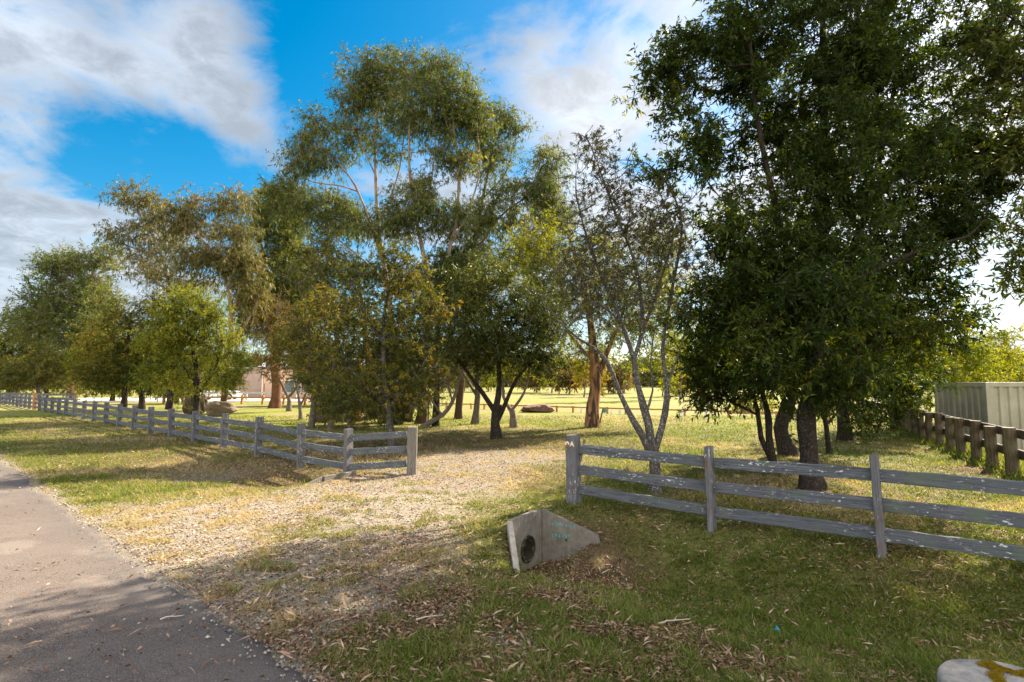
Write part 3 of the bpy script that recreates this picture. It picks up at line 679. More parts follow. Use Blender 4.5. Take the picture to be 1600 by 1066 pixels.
tree('slender_tree', 'slender straight dark trunk between the big boulder and the paddock', (681, 666),
     [[(681, 667, .15), (682, 610, .13), (683, 540, .1), (686, 460, .07), (690, 400, .04)]],
     [(690, 520, 50, 60), (690, 440, 50, 50), (720, 440, 40, 40)], bark=B_acacia, leaf=L_dark, nodes=180, L=.13, W=.03, cover=1.6)
tree('bare_branched_shrub', 'arching bare pale branches beside the big boulder behind the left fence end', (656, 667),
     [[(656, 669, .12), (672, 660, .10), (692, 648, .09), (707, 628, .075), (716, 600, .055), (728, 565, .04), (745, 530, .02)], [(690, 648, .05), (672, 620, .045), (665, 590, .03), (690, 560, .018)], [(707, 628, .04), (700, 595, .035), (705, 560, .02)]],
     [(700, 575, 45, 36), (735, 545, 40, 30), (680, 610, 35, 30)], bark=B_grey, leaf=L_brown, nodes=420, L=.09, W=.016, dens=1500, tip=.006, twig=.35, twigs_only=True)
# big gums
GM = dict(bark=B_gum, L=.165, W=.032, droop=.30, hang=.28, twig=.75, tip=.011, spread=.42, cat='tree')
tree('tall_gum_tree', 'tall pale-stemmed gum forming the left half of the highest crown', (613, 660),
     [[(613, 661, 0.187), (617, 560, 0.158), (610, 480, 0.130), (601, 420, 0.108), (592, 360, 0.094), (588, 290, 0.072), (587, 220, 0.054), (590, 140, 0.032), (592, 95, 0.014)],
      [(601, 420, 0.065), (580, 354, 0.058), (555, 290, 0.047), (523, 250, 0.032), (490, 215, 0.018)], [(560, 300, 0.032), (530, 290, 0.029), (490, 285, 0.022), (460, 270, 0.014)],
      [(592, 350, 0.043), (620, 280, 0.036), (632, 210, 0.025), (635, 140, 0.014)], [(589, 280, 0.036), (562, 215, 0.029), (552, 150, 0.018)], [(604, 440, 0.050), (560, 400, 0.043), (510, 360, 0.029), (470, 330, 0.018)]],
     [(580, 108, 57, 36), (550, 150, 36, 39), (600, 150, 57, 43), (555, 205, 43, 34), (500, 205, 29, 34), (485, 245, 36, 32), (455, 265, 20, 36), (520, 250, 28, 23), (635, 185, 36, 32), (465, 310, 48, 29), (510, 330, 48, 32), (430, 300, 25, 18), (600, 235, 34, 18), (560, 340, 32, 27)],
     leaf=L_gum, nodes=900, cover=2.3, clus=90, **GM)
tree('tall_gum_tree', 'tallest central gum whose pale trunk forks into a wide V above the bushes', (657, 662),
     [[(657, 663, 0.245), (662, 580, 0.202), (670, 500, 0.166), (673, 450, 0.137)], [(673, 455, 0.108), (662, 400, 0.094), (655, 370, 0.086), (645, 310, 0.072), (639, 240, 0.054), (642, 160, 0.036), (646, 100, 0.014)],
      [(673, 460, 0.108), (690, 430, 0.094), (704, 385, 0.086), (714, 330, 0.072), (717, 260, 0.054), (706, 180, 0.036), (702, 120, 0.014)], [(706, 380, 0.050), (735, 320, 0.043), (750, 260, 0.032), (745, 200, 0.018)], [(652, 350, 0.043), (672, 290, 0.036), (680, 220, 0.025), (675, 150, 0.014)], [(716, 280, 0.036), (690, 230, 0.029), (668, 190, 0.014)]],
     [(645, 108, 48, 32), (700, 108, 39, 36), (665, 150, 51, 36), (720, 150, 39, 41), (690, 190, 63, 32), (745, 190, 29, 36), (700, 235, 51, 25), (640, 330, 48, 34), (612, 350, 46, 34), (660, 290, 29, 18), (730, 250, 39, 23), (690, 345, 51, 29)],
     leaf=L_gum, nodes=900, cover=2.3, clus=90, **GM)
tree('tall_gum_tree', 'gum forming the stepped right shoulder of the highest crown next to the bare tree', (716, 655),
     [[(716, 656, 0.187), (724, 560, 0.158), (735, 460, 0.130), (742, 380, 0.101), (757, 300, 0.072), (770, 230, 0.050), (776, 180, 0.022)], [(740, 400, 0.058), (780, 340, 0.050), (820, 310, 0.036), (858, 280, 0.022)], [(755, 310, 0.043), (790, 270, 0.036), (803, 220, 0.022)], [(736, 440, 0.043), (790, 410, 0.036), (840, 380, 0.022)]],
     [(765, 195, 34, 41), (795, 200, 25, 41), (770, 250, 51, 32), (790, 300, 48, 29), (835, 300, 29, 29), (858, 255, 34, 36), (850, 310, 36, 32), (760, 340, 52, 32), (810, 350, 50, 32), (870, 340, 27, 32), (750, 400, 57, 32), (820, 400, 52, 29)],
     leaf=L_gum, nodes=800, cover=2.2, clus=80, **GM)
tree('red_trunked_gum', 'thick red-brown trunked gum left of the bushes in front of the pink building', (430, 638),
     [[(430, 639, .37), (432, 600, .31), (431, 560, .27), (428, 500, .22), (420, 440, .2), (408, 390, .14), (398, 340, .08)], [(428, 480, .13), (445, 410, .11), (452, 350, .07)], [(424, 450, .09), (395, 420, .07), (385, 380, .05)]],
     [(415, 315, 30, 26), (450, 330, 36, 34), (425, 360, 45, 28), (410, 410, 36, 30), (460, 400, 36, 32), (445, 450, 45, 30), (410, 470, 30, 36), (470, 480, 30, 40), (440, 520, 38, 30), (400, 490, 30, 34), (385, 440, 30, 34), (470, 440, 34, 34)],
     bark=B_red, leaf=L_gum, nodes=700, L=.22, W=.042, cover=2.5, droop=.35, hang=.4, twig=1.0, tip=.015)
tree('bronze_gum_tree', 'wide spreading gum with bronze crown and pale forking limbs above the round yellow-green bush', (348, 650), Yf=30.0, stems=
     [[(348, 653, 0.195), (350, 620, 0.165), (356, 570, 0.150), (362, 520, 0.143), (361, 480, 0.128), (350, 430, 0.105), (325, 385, 0.075), (295, 355, 0.053), (262, 335, 0.030)], [(362, 500, 0.090), (377, 440, 0.075), (376, 385, 0.060), (360, 335, 0.038), (345, 305, 0.022)], [(365, 530, 0.075), (385, 505, 0.060), (402, 470, 0.045)], [(340, 410, 0.045), (345, 360, 0.038), (330, 320, 0.022)]],
     clumps=[(335, 315, 40, 18), (375, 320, 30, 24), (290, 320, 30, 22), (260, 345, 30, 18), (310, 355, 45, 22), (370, 365, 36, 24), (340, 400, 45, 24), (385, 410, 30, 30), (290, 400, 40, 20), (310, 440, 40, 16), (395, 460, 24, 34)],
     bark=B_gum, leaf=L_gumw, nodes=700, L=.19, W=.036, cover=2.1, droop=.35, hang=.4, twig=.8, tip=.012)
tree('bronze_gum_tree', 'leaning gum with the leftmost open tufted crown against the blue sky', (265, 640),
     [[(265, 641, 0.195), (270, 580, 0.165), (273, 500, 0.135), (264, 440, 0.105), (248, 390, 0.083), (228, 345, 0.053), (210, 305, 0.022)], [(255, 410, 0.060), (215, 390, 0.045), (175, 375, 0.022)], [(268, 460, 0.053), (230, 430, 0.045), (195, 415, 0.022)]],
     [(212, 305, 36, 22), (240, 320, 26, 22), (185, 368, 30, 15), (225, 355, 34, 18), (250, 380, 36, 24), (210, 395, 34, 16), (240, 420, 45, 20), (275, 440, 34, 24)],
     bark=B_gum, leaf=L_gumw, nodes=520, L=.22, W=.042, cover=2.1, droop=.35, hang=.4, twig=.9, tip=.014)
tree('distant_gum_tree', 'rounded green gum crown farthest left above the long fence', (110, 626),
     [[(108, 627, 0.320), (112, 590, 0.256), (112, 540, 0.200), (108, 480, 0.144), (105, 430, 0.080)], [(112, 540, 0.120), (80, 480, 0.080), (65, 450, 0.048)], [(112, 530, 0.120), (145, 470, 0.080), (150, 430, 0.048)]],
     [(100, 412, 34, 18), (135, 415, 28, 22), (70, 440, 34, 20), (120, 450, 45, 24), (55, 475, 22, 26), (95, 490, 45, 26), (150, 470, 34, 36), (70, 520, 40, 24), (130, 530, 45, 30), (45, 510, 30, 28), (170, 400, 26, 22), (165, 510, 30, 30)],
     bark=B_gum, leaf=L_gum, nodes=640, L=.32, W=.07, cover=2.8, twig=1.6, tip=.02)
tree('orange_tinged_tree', 'dense dark tree with orange-tinged tips between the round bush and the distant gum', (193, 640),
     [[(193, 641, 0.200), (195, 600, 0.160), (200, 540, 0.112), (205, 490, 0.064)]],
     [(200, 500, 55, 30), (165, 540, 45, 34), (220, 540, 45, 36), (180, 590, 55, 28), (150, 580, 30, 30), (235, 490, 30, 30), (215, 590, 40, 28)],
     bark=B_acacia, leaf=L_bank, nodes=420, L=.2, W=.045, cover=2.2, tip=.012, twig=.8)
tree('dark_acacia', 'dark low tree left of the round yellow-green bush with two stems by the long fence', (222, 640),
     [[(222, 641, .2), (222, 610, .17), (225, 570, .1)], [(262, 640, .2, -3), (266, 612, .16, -3), (262, 580, .1, -3)]],
     [(235, 585, 45, 28), (270, 590, 36, 28), (215, 560, 36, 36), (255, 540, 34, 34)], bark=B_acacia, leaf=L_dark, nodes=280, L=.18, W=.042, cover=2.0, tip=.012)
tree('round_wattle', 'round pale yellow-green bushy tree above the split boulder', (306, 655), Yf=26.0, stems=
     [[(306, 656, .17), (308, 622, .14), (305, 580, .12), (300, 530, .07)], [(313, 612, .08), (335, 580, .06), (345, 540, .04)], [(310, 610, .08), (285, 570, .06), (265, 530, .04)]],
     clumps=[(300, 478, 36, 30), (328, 492, 36, 32), (270, 505, 40, 32), (345, 530, 38, 32), (300, 540, 55, 38), (245, 540, 34, 30), (355, 568, 34, 27), (295, 592, 60, 25), (245, 583, 38, 24), (362, 595, 24, 16)],
     bark=B_acacia, leaf=L_wattle, nodes=620, L=.14, W=.03, cover=2.4, tip=.009, twig=.55, whorl=False)
tree('distant_dark_tree', 'dark tree mass at the far left edge above the fence', (16, 624),
     [[(16, 625, .3), (16, 590, .24), (18, 540, .15)]], [(15, 495, 22, 16), (5, 530, 34, 30), (45, 540, 30, 25), (20, 575, 45, 32), (-40, 540, 45, 50)], bark=B_acacia, leaf=L_dark, nodes=300, L=.36, W=.085, cover=2.1, tip=.02, twig=1.6)
tree('distant_shrub', 'brownish bushy shrub behind the left end of the long fence', (62, 628),
     [[(62, 629, .2), (60, 600, .15), (55, 580, .08)]], [(50, 580, 40, 26), (85, 575, 36, 28), (30, 600, 30, 16), (110, 595, 28, 20)], bark=B_grey, leaf=L_bank, nodes=240, L=.3, W=.07, cover=2.0, tip=.016, twig=1.2)
tree('distant_shrub', 'yellow-green sunlit shrub behind the raised grey fence', (135, 622),
     [[(135, 623, .2), (135, 600, .15), (135, 580, .08)]], [(125, 590, 36, 24), (160, 600, 30, 18), (90, 600, 30, 16)], bark=B_grey, leaf=L_yel, nodes=200, L=.3, W=.07, cover=1.8, tip=.016, twig=1.2)
tree('slim_grey_tree', 'small grey V-forked tree right of the thick red-brown trunk', (452, 643),
     [[(452, 644, .17), (452, 628, .14), (451, 618, .13)], [(450, 620, .09), (441, 603, .07), (433, 585, .04)], [(452, 620, .09), (464, 603, .07), (470, 580, .04)]],
     [(450, 575, 42, 26), (430, 550, 34, 30), (475, 560, 30, 30), (455, 520, 40, 34), (425, 500, 34, 30)], bark=B_grey, leaf=L_brown, nodes=360, L=.13, W=.03, cover=1.1, tip=.01)
tree('slim_grey_tree', 'slim curved grey-trunked tree left of the dark upright boulder', (485, 668),
     [[(485, 670, .13), (489, 645, .115), (492, 620, .11), (489, 590, .09), (484, 540, .07), (480, 480, .04)]],
     [(490, 560, 40, 36), (470, 510, 34, 36), (500, 480, 36, 36), (485, 430, 36, 30), (510, 400, 30, 26), (495, 375, 20, 16)], bark=B_grey, leaf=L_bank, nodes=320, L=.12, W=.026, cover=1.4, tip=.009)
tree('slim_grey_tree', 'straight mottled grey trunk right of the dark upright boulder', (516, 671),
     [[(516, 672, .13), (518, 640, .11), (520, 600, .10), (524, 550, .07), (528, 480, .04)]],
     [(535, 590, 40, 36), (520, 540, 40, 36), (540, 480, 40, 40), (530, 420, 36, 34)], bark=B_grey, leaf=L_bank, nodes=300, L=.12, W=.026, cover=1.7, tip=.009)
tree('banksia_tree', 'bushy banksia with orange-yellow tips and mottled trunk just behind the left fence end', (612, 702),
     [[(612, 703, .11), (610, 670, .10), (606, 640, .09), (602, 610, .08), (600, 560, .06), (600, 500, .045), (610, 440, .03)], [(607, 645, .06), (585, 615, .05), (560, 590, .035), (530, 560, .02)], [(606, 640, .06), (630, 610, .05), (655, 580, .035), (675, 540, .02)], [(600, 540, .035), (565, 480, .025), (540, 430, .015)]],
     [(560, 615, 55, 36), (620, 605, 58, 40), (530, 630, 40, 24), (590, 645, 36, 18), (600, 550, 70, 40), (540, 540, 40, 40), (655, 560, 36, 36), (580, 490, 55, 40), (640, 500, 45, 40), (630, 440, 34, 36), (635, 405, 28, 22), (560, 440, 36, 36), (675, 480, 26, 30), (510, 490, 30, 36)],
     bark=B_lichen, leaf=L_bank, nodes=760, L=.105, W=.022, cover=2.1, twig=.34, whorl=True, tip=.006, clus=110, spread=.45)
tree('rusty_shrub', 'low olive and rusty bush in front of the low pale sunlit rock', (548, 672),
     [[(548, 673, .09), (546, 650, .07), (540, 625, .05), (535, 600, .03)], [(547, 655, .05), (565, 635, .04), (580, 610, .02)]],
     [(535, 635, 40, 22), (575, 630, 36, 24), (505, 610, 34, 28), (550, 600, 50, 26), (600, 640, 24, 16), (480, 590, 26, 30)], bark=B_grey, leaf=L_bank, nodes=360, L=.11, W=.026, cover=1.9, tip=.007, twig=.35)
tree('rusty_shrub', 'leafy olive bush filling the gap between the slim grey trunks and the red-brown trunk', (470, 655),
     [[(470, 656, .10), (468, 630, .08), (462, 600, .05), (458, 570, .03)], [(469, 635, .05), (482, 605, .04), (490, 580, .02)]],
     [(462, 560, 36, 24), (490, 570, 30, 30), (450, 530, 34, 28), (480, 530, 34, 30), (500, 610, 20, 16)], bark=B_grey, leaf=L_bank, nodes=300, L=.12, W=.028, cover=1.5, tip=.008, twig=.45)
for bx_, by_, Yb_, cl_, lf_, lb_ in (
    (70, 626, 60, [(60, 585, 50, 30), (10, 590, 45, 28), (110, 590, 40, 28), (60, 545, 40, 24)], L_dark, 'dark tree mass behind the left end of the long fence, right of the edge trees'),
    (175, 628, 54, [(170, 590, 45, 28), (215, 595, 40, 26), (140, 560, 36, 30), (190, 555, 40, 26)], L_yel, 'sunlit yellow-green tree seen under the orange-tinged crown'),
    (275, 630, 50, [(270, 595, 45, 24), (320, 590, 40, 26), (240, 570, 36, 30), (360, 580, 26, 30)], L_dark, 'dark tree behind the round yellow-green bush'),
    (520, 632, 46, [(500, 590, 36, 26), (545, 585, 40, 30), (585, 590, 36, 30), (520, 555, 45, 26), (470, 540, 36, 26), (600, 550, 36, 30)], L_dark, 'dark green tree in front of the right part of the pink building'),
    (655, 634, 42, [(640, 600, 36, 26), (690, 590, 34, 24), (720, 560, 36, 30), (660, 560, 36, 30), (620, 575, 30, 26)], L_dark, 'dark tree behind the largest boulder')):
    tree('belt_tree', lb_, (bx_, by_), [[(bx_, by_, .22), (bx_+2, by_-20, .18), (cl_[0][0], cl_[0][1], .1)]], cl_, B_acacia, lf_, nodes=260, L=.24, W=.06, cover=1.7, tip=.014, twig=.9, Yf=Yb_)
tree('dark_understorey_tree', 'dark leaning trunk in shade between the two dark boulders', (624, 664),
     [[(624, 667, .17), (616, 640, .15), (608, 610, .12), (590, 570, .08)]],
     [(560, 620, 45, 25), (590, 590, 50, 30), (640, 590, 40, 30), (660, 620, 30, 22), (530, 630, 30, 22), (620, 540, 60, 45), (680, 560, 34, 40)], bark=B_acacia, leaf=L_dark, nodes=320, L=.13, W=.03, cover=1.7, tip=.01)
tree('backdrop_tree', 'tree filling the dark middle of the crowns behind the orange-tipped banksia', (585, 655), 
     [[(585, 656, .2), (580, 600, .17), (570, 520, .12), (560, 440, .07)]],
     [(480, 400, 40, 36), (530, 370, 45, 36), (560, 420, 45, 36), (500, 460, 36, 40), (640, 450, 50, 40), (690, 480, 45, 45), (740, 430, 45, 36), (700, 410, 40, 30), (570, 500, 50, 45)], bark=B_acacia, leaf=L_dark, nodes=420, L=.16, W=.035, cover=1.3, tip=.01)

# background trees across the paddock
BG = [
 ('distant_olive_tree', 'dark rounded shrub tree beyond the paddock left of the thin brown-stemmed tree', (724, 614), [(724, 600, 24, 12), (705, 595, 22, 12), (700, 575, 20, 10)], L_dark, 1.8, 95),
 ('distant_light_tree', 'pale green tree beyond the paddock between two dark stems', (762, 612), [(760, 595, 24, 13), (765, 575, 24, 14)], L_yel, 1.0, 100),
 ('distant_bare_tree', 'small dark spreading bare tree beyond the earth mound', (889, 634-18), [(886, 598, 19, 12), (880, 590, 14, 8), (896, 592, 12, 8)], None, 0, 85),
 ('distant_bare_tree', 'grey bare tree beyond the paddock behind the dark round-crowned tree', (838, 612), [(838, 588, 26, 16)], None, 0, 95),
 ('distant_olive_tree', 'tall olive tree beyond the paddock behind the left limb of the lichen tree', (975, 614), [(975, 560, 34, 30), (960, 520, 24, 26), (1000, 540, 24, 22)], L_dark, 1.3, 88),
 ('distant_light_tree', 'tall loose yellow-green tree behind the right limb of the lichen tree', (1062, 614), [(1062, 540, 30, 34), (1050, 490, 26, 30), (1080, 450, 24, 30), (1030, 450, 24, 26)], L_yel, 1.3, 62),
 ('distant_olive_tree', 'broad dark green tree far behind the forked small tree', (862, 613), [(862, 570, 30, 26), (880, 540, 26, 26), (840, 560, 20, 20)], L_dark, 1.2, 92),
 ('golden_shrub', 'golden-leaved shrub tree behind the peeling orange-brown trunk', (912, 616), [(908, 590, 12, 14), (938, 596, 12, 18), (905, 575, 14, 10)], L_gold, 1.6, 70),
 ('golden_shrub', 'round golden shrub beyond the paddock right of the bare lichen tree', (1066, 617), [(1070, 598, 14, 11), (1062, 607, 12, 7), (1076, 604, 8, 7)], L_gold, 2.0, 75),
 ('distant_light_tree', 'lime green hanging tree seen through the fork of the lichen-covered tree', (1035, 617), [(1046, 600, 12, 14), (1030, 575, 26, 14), (1000, 570, 24, 16), (985, 600, 12, 10), (1045, 545, 26, 20)], L_yel, 1.2, 72),
 ('distant_bare_tree', 'pale bare trees line behind the peeling trunk at the far paddock edge', (965, 615), [(962, 592, 22, 20)], None, 0, 90),
 ('distant_conifer', 'blue-grey dark conifer behind the golden shrub', (1100, 613), [(1100, 596, 14, 14), (1102, 575, 12, 20), (1105, 545, 8, 16)], L_dark, 2.6, 110),
 ('distant_olive_tree', 'grey-green low shrub at the right end of the low paddock fence', (1178, 648), [(1172, 632, 22, 10), (1195, 637, 18, 8), (1160, 640, 14, 6)], L_wattle, 1.4, 33),
 ('distant_olive_tree', 'broad dark tree across the paddock between the twin stems and the golden shrub', (1140, 613), [(1140, 585, 30, 22), (1130, 560, 24, 16)], L_dark, 1.8, 100),
 ('distant_olive_tree', 'tree far behind the slim sapling right of the largest trunk', (1290, 612), [(1290, 585, 40, 22), (1340, 590, 36, 18)], L_yel, 1.6, 90),
 ('distant_rounded_tree', 'brown-green rounded tree top behind the container at the right edge', (1572, 610), [(1565, 525, 22, 14), (1590, 545, 26, 20), (1560, 550, 20, 14)], L_wattle, 2.4, 60),
 ('yellow_hedge_tree', 'bright yellow-green tree directly behind the container', (1560, 612), [(1520, 583, 26, 14), (1560, 580, 30, 16), (1600, 578, 30, 16), (1480, 595, 30, 14), (1640, 580, 30, 18), (1540, 600, 60, 12)], L_yel, 2.2, 34),
]
for nm, lb, bp_, cl, lf, cov, Yb in BG:
    bb = (bp_[0], bp_[1]); top = min(c[1]-c[3] for c in cl); cx = cl[0][0]
    w = .012*Yb/3
    tree(nm, lb, bb, [[(bb[0], 612, w*.35), (bb[0]+2, (612+cl[0][1])/2, w*.25), (cx, cl[0][1], w*.12)]], cl, B_grey, lf or L_brown, cover=cov, dens=(300 if lf is None else None), nodes=220 if lf is None else 120,
         L=.006*Yb if Yb > 40 else .2, W=.0018*Yb if Yb > 40 else .06, twig=.018*Yb, tip=.00028*Yb if lf is None else .0002*Yb, droop=.2, Yf=Yb, group='trees beyond the paddock' if Yb > 60 else None)

def woodland():
    rs = np.random.RandomState(31); n = 150000
    az = rs.uniform(-1.05, 1.05, n); D = 150+rs.rand(n)*30
    x = np.sin(az)*D*1.15; y = np.cos(az)*D*1.1
    top = 4.5+8*fbm(az*100, az*0, 9, 51, 4)
    z = hz(0, 160)+top*rs.rand(n)**.8
    P = np.stack([x, y, z], -1); D_ = rs.randn(n, 3)
    V, Fq = leaves(P, D_, np.full(n, 1.1), np.full(n, .5), rs=rs)
    cl = np.clip(fbm(az*100, az*0+z*.5, 5, 52, 3)*1.6-.3, 0, 1)
    m = leafmat('woodland_leaf', [(.1, (.02, .032, .014)), (.4, (.045, .06, .024)), (.65, (.08, .085, .038)), (.95, (.12, .11, .06))], .25)
    o = mk('distant_woodland', V, Fq, m, attrs={'rnd': ('FACE', rs.rand(n)), 'clump': ('FACE', cl)})
    tag(o, 'hazy far woodland closing the paddock along the horizon', 'woodland', kind='stuff')
woodland()
# ---------------------------------------------------------------- timber helpers
def plank_mesh(name, L, W, H, mat, axis, seed, chamf=.006, rough=.003, seg=10, peak=0.0):
    """box L along local axis 0 (rail) or 2 (post), origin at start / base"""
    rs = random.Random(seed); bm = bmesh.new()
    n = seg
    ring = []
    for i in range(n+1):
        t = i/n; a = W/2*(1+rs.uniform(-.04, .04)); b = H/2*(1+rs.uniform(-.04, .04)); c = chamf*rs.uniform(.8, 1.6)
        dx = rs.uniform(-rough, rough); dy = rs.uniform(-rough, rough)
        pts = [(-a+c, -b), (a-c, -b), (a, -b+c), (a, b-c), (a-c, b), (-a+c, b), (-a, b-c), (-a, -b+c)]
        row = []
        for (u, v) in pts:
            u2, v2 = u+dx, v+dy; l = t*L
            if peak and i == n: l += peak*(1-abs(u)/W*2)-peak*.5
            row.append(bm.verts.new((l, u2, v2) if axis == 0 else (u2, v2, l)))
        ring.append(row)
    for i in range(n):
        for k in range(8):
            bm.faces.new((ring[i][k], ring[i][(k+1) % 8], ring[i+1][(k+1) % 8], ring[i+1][k]))
    bm.faces.new(ring[0][::-1]); bm.faces.new(ring[-1])
    bmesh.ops.recalc_face_normals(bm, faces=bm.faces)
    me = bpy.data.meshes.new(name); bm.to_mesh(me); bm.free(); me.materials.append(mat); return me
def place(name, me, parent, loc, rot=(0, 0, 0), scale=(1, 1, 1), label=None):
    o = bpy.data.objects.new(name, me); COL.objects.link(o); o.parent = parent; o.location = loc; o.rotation_euler = rot; o.scale = scale
    if label: o['label'] = label
    return o
def rail_between(name, me, L0, parent, a, b, org, roll=0):
    a = Vector(a); b = Vector(b); d = b-a
    rz = math.atan2(d.y, d.x); ry = -math.atan2(d.z, math.hypot(d.x, d.y))
    return place(name, me, parent, a-Vector(org), (roll, ry, rz), (d.length/L0, 1, 1))

# ---- right fence
def right_fence():
    pts = [gp(897, 786), gp(1113, 819), gp(1379, 861)]
    pts = [Vector(p) for p in pts]; st = (pts[2]-pts[1])*1.02
    pts += [pts[2]+st, pts[2]+st*2.02, pts[2]+st*3.0]
    zs = [hz(p.x, p.y) for p in pts]
    org = Vector((pts[0].x, pts[0].y, zs[0]))
    root = empty('rail_fence', org, 'three-rail lichen-spotted grey timber fence running right from the numbered post', 'fence', 'roadside rail fences')
    ang = math.atan2(st.y, st.x)
    H = [1.0, 1.03, 1.04, 1.02, 1.02, 1.02]
    posts = []
    for i, (p, z) in enumerate(zip(pts, zs)):
        w = (.17, .17) if i == 0 else (.075, .15)
        me = plank_mesh('post', H[i]+.25, w[0], w[1], M['post'], 2, 40+i, chamf=.008, seg=12)
        o = place('post', me, root, (p.x-org.x, p.y-org.y, z-org.z-.25), (random.uniform(-.012, .012), random.uniform(-.015, .015), ang), label='thick end post numbered 9A' if i == 0 else None)
        if i == 2: o.rotation_euler[1] = -.025
        if i: o.location += Vector((0, 0, 0))
        posts.append(o)
    hh = (.80, .505, .21)
    for i in range(5):
        a, b = pts[i], pts[i+1]; u = (b-a).normalized(); nrm = Vector((u.y, -u.x)) * -1
        for k, h in enumerate(hh):
            me = plank_mesh('rail', 2.0, .045, .135, M['rail'], 0, 60+i*3+k, chamf=.005, seg=14, rough=.004)
            s = .10 if i == 0 else .03
            A = (a.x+u.x*(s-.02)+nrm.x*.03, a.y+u.y*(s-.02)+nrm.y*.03, zs[i]+h*H[i]+random.uniform(-.006, .006))
            B = (b.x-u.x*.03+nrm.x*.03, b.y-u.y*.03+nrm.y*.03, zs[i+1]+h*H[i+1]+random.uniform(-.006, .006))
            rail_between('rail', me, 2.0, root, A, B, org)
    # number 9A on the face that looks at the road
    fnt = bpy.data.curves.new('number', 'FONT'); fnt.body = '9'; fnt.size = .155; fnt.extrude = .009; fnt.offset = .004
    f2 = bpy.data.curves.new('number', 'FONT'); f2.body = 'A'; f2.size = .095; f2.extrude = .009; f2.offset = .003
    ang0 = ang
    for cu, ox, oz in ((fnt, -.08, .80), (f2, .008, .845)):
        t_ = bpy.data.objects.new('tmp', cu); COL.objects.link(t_); bpy.context.view_layer.update()
        me = bpy.data.meshes.new_from_object(t_.evaluated_get(bpy.context.evaluated_depsgraph_get())); bpy.data.objects.remove(t_)
        me.materials.clear(); me.materials.append(M['cream'])
        o = bpy.data.objects.new('number', me); COL.objects.link(o); o.parent = posts[0]
        o.location = (ox, -.094, .25+oz); o.rotation_euler = (math.pi/2, 0, 0)
    # lighter split timber stay on the inner side of the end post
    me = plank_mesh('brace', .34, .03, .035, M['bleached'], 2, 5)
    place('brace', me, root, (.10*math.cos(ang)+.02, .10*math.sin(ang)+.06, .62), (0, math.radians(14), ang))
    return pts
right_fence()

# ---- left fence
def left_fence():
    P3 = Vector((-4.6, 12.02)); stp = Vector((-1.62, 1.46))
    pts = [Vector(gp(643, 741)), Vector(gp(544, 736)), P3]
    for k in range(1, 27): pts.append(P3+stp*k)
    zs = [max(hz(p.x, p.y), -.1) for p in pts]; org = Vector((pts[0].x, pts[0].y, zs[0]))
    root = empty('rail_fence', org, 'long three-rail grey timber fence receding left beside the road verge', 'fence', 'roadside rail fences')
    pm = [plank_mesh('post', 1.22, .10, .17, M['post'], 2, 80+k, seg=10) for k in range(4)]
    rm = [plank_mesh('rail', 2.2, .05, .13, M['rail'], 0, 90+k, seg=12, rough=.005) for k in range(5)]
    A = math.atan2(stp.y, stp.x)
    for i, (p, z) in enumerate(zip(pts, zs)):
        d = (pts[i+1]-p) if i+1 < len(pts) else (p-pts[i-1]); a = math.atan2(d.y, d.x)
        lab = None
        if i == 0: me = plank_mesh('post', 1.19, .18, .18, M['bleached'], 2, 3, chamf=.01); lab = 'wide pale bleached end post'; a = .1
        elif i == 2: me = plank_mesh('post', 1.25, .07, .17, M['post'], 2, 4, peak=.06); lab = 'pointed post with teal marker'
        elif i == 19: me = plank_mesh('post', 1.45, .22, .2, M['orange'], 2, 6); lab = 'thick new orange timber post'
        else: me = pm[i % 4]
        o = place('post', me, root, (p.x-org.x, p.y-org.y, z-org.z-.28+(0 if i < 19 else random.uniform(-.03, .03))), (random.uniform(-.02, .02), random.uniform(-.02, .02), a), label=lab)
        if i in (2,):
            bm = bmesh.new(); bmesh.ops.create_cone(bm, cap_ends=True, segments=20, radius1=.03, radius2=.028, depth=.012)
            mk_ = bm_obj('marker_disc', bm, M['teal'], o); mk_.rotation_euler = (math.pi/2, 0, 0); mk_.location = (0, .095, 1.05)
            mk2 = bpy.data.objects.new('marker_disc', mk_.data); COL.objects.link(mk2); mk2.parent = o; mk2.rotation_euler = (0, math.pi/2, 0); mk2.location = (-.04, 0, 1.05)
        if i == 4:
            bm = bmesh.new(); add_box(bm, (0, 0, 0), (.035, .035, .07), bev=.006); q = bm_obj('cap_bolt', bm, M['black'], o); q.location = (0, 0, 1.25)
    for i in range(len(pts)-1):
        a, b = pts[i], pts[i+1]; u = (b-a).normalized()
        for k, h in enumerate((.79, .50, .20)):
            s = .085 if i == 0 else .0
            rail_between('rail', rm[(i*3+k) % 5], 2.2, root, (a.x+u.x*(s+.035), a.y+u.y*(s+.035), zs[i]+h*.95+random.uniform(-.012, .012)), (b.x-u.x*.035, b.y-u.y*.035, zs[i+1]+h*.95+random.uniform(-.012, .012)), org)
left_fence()

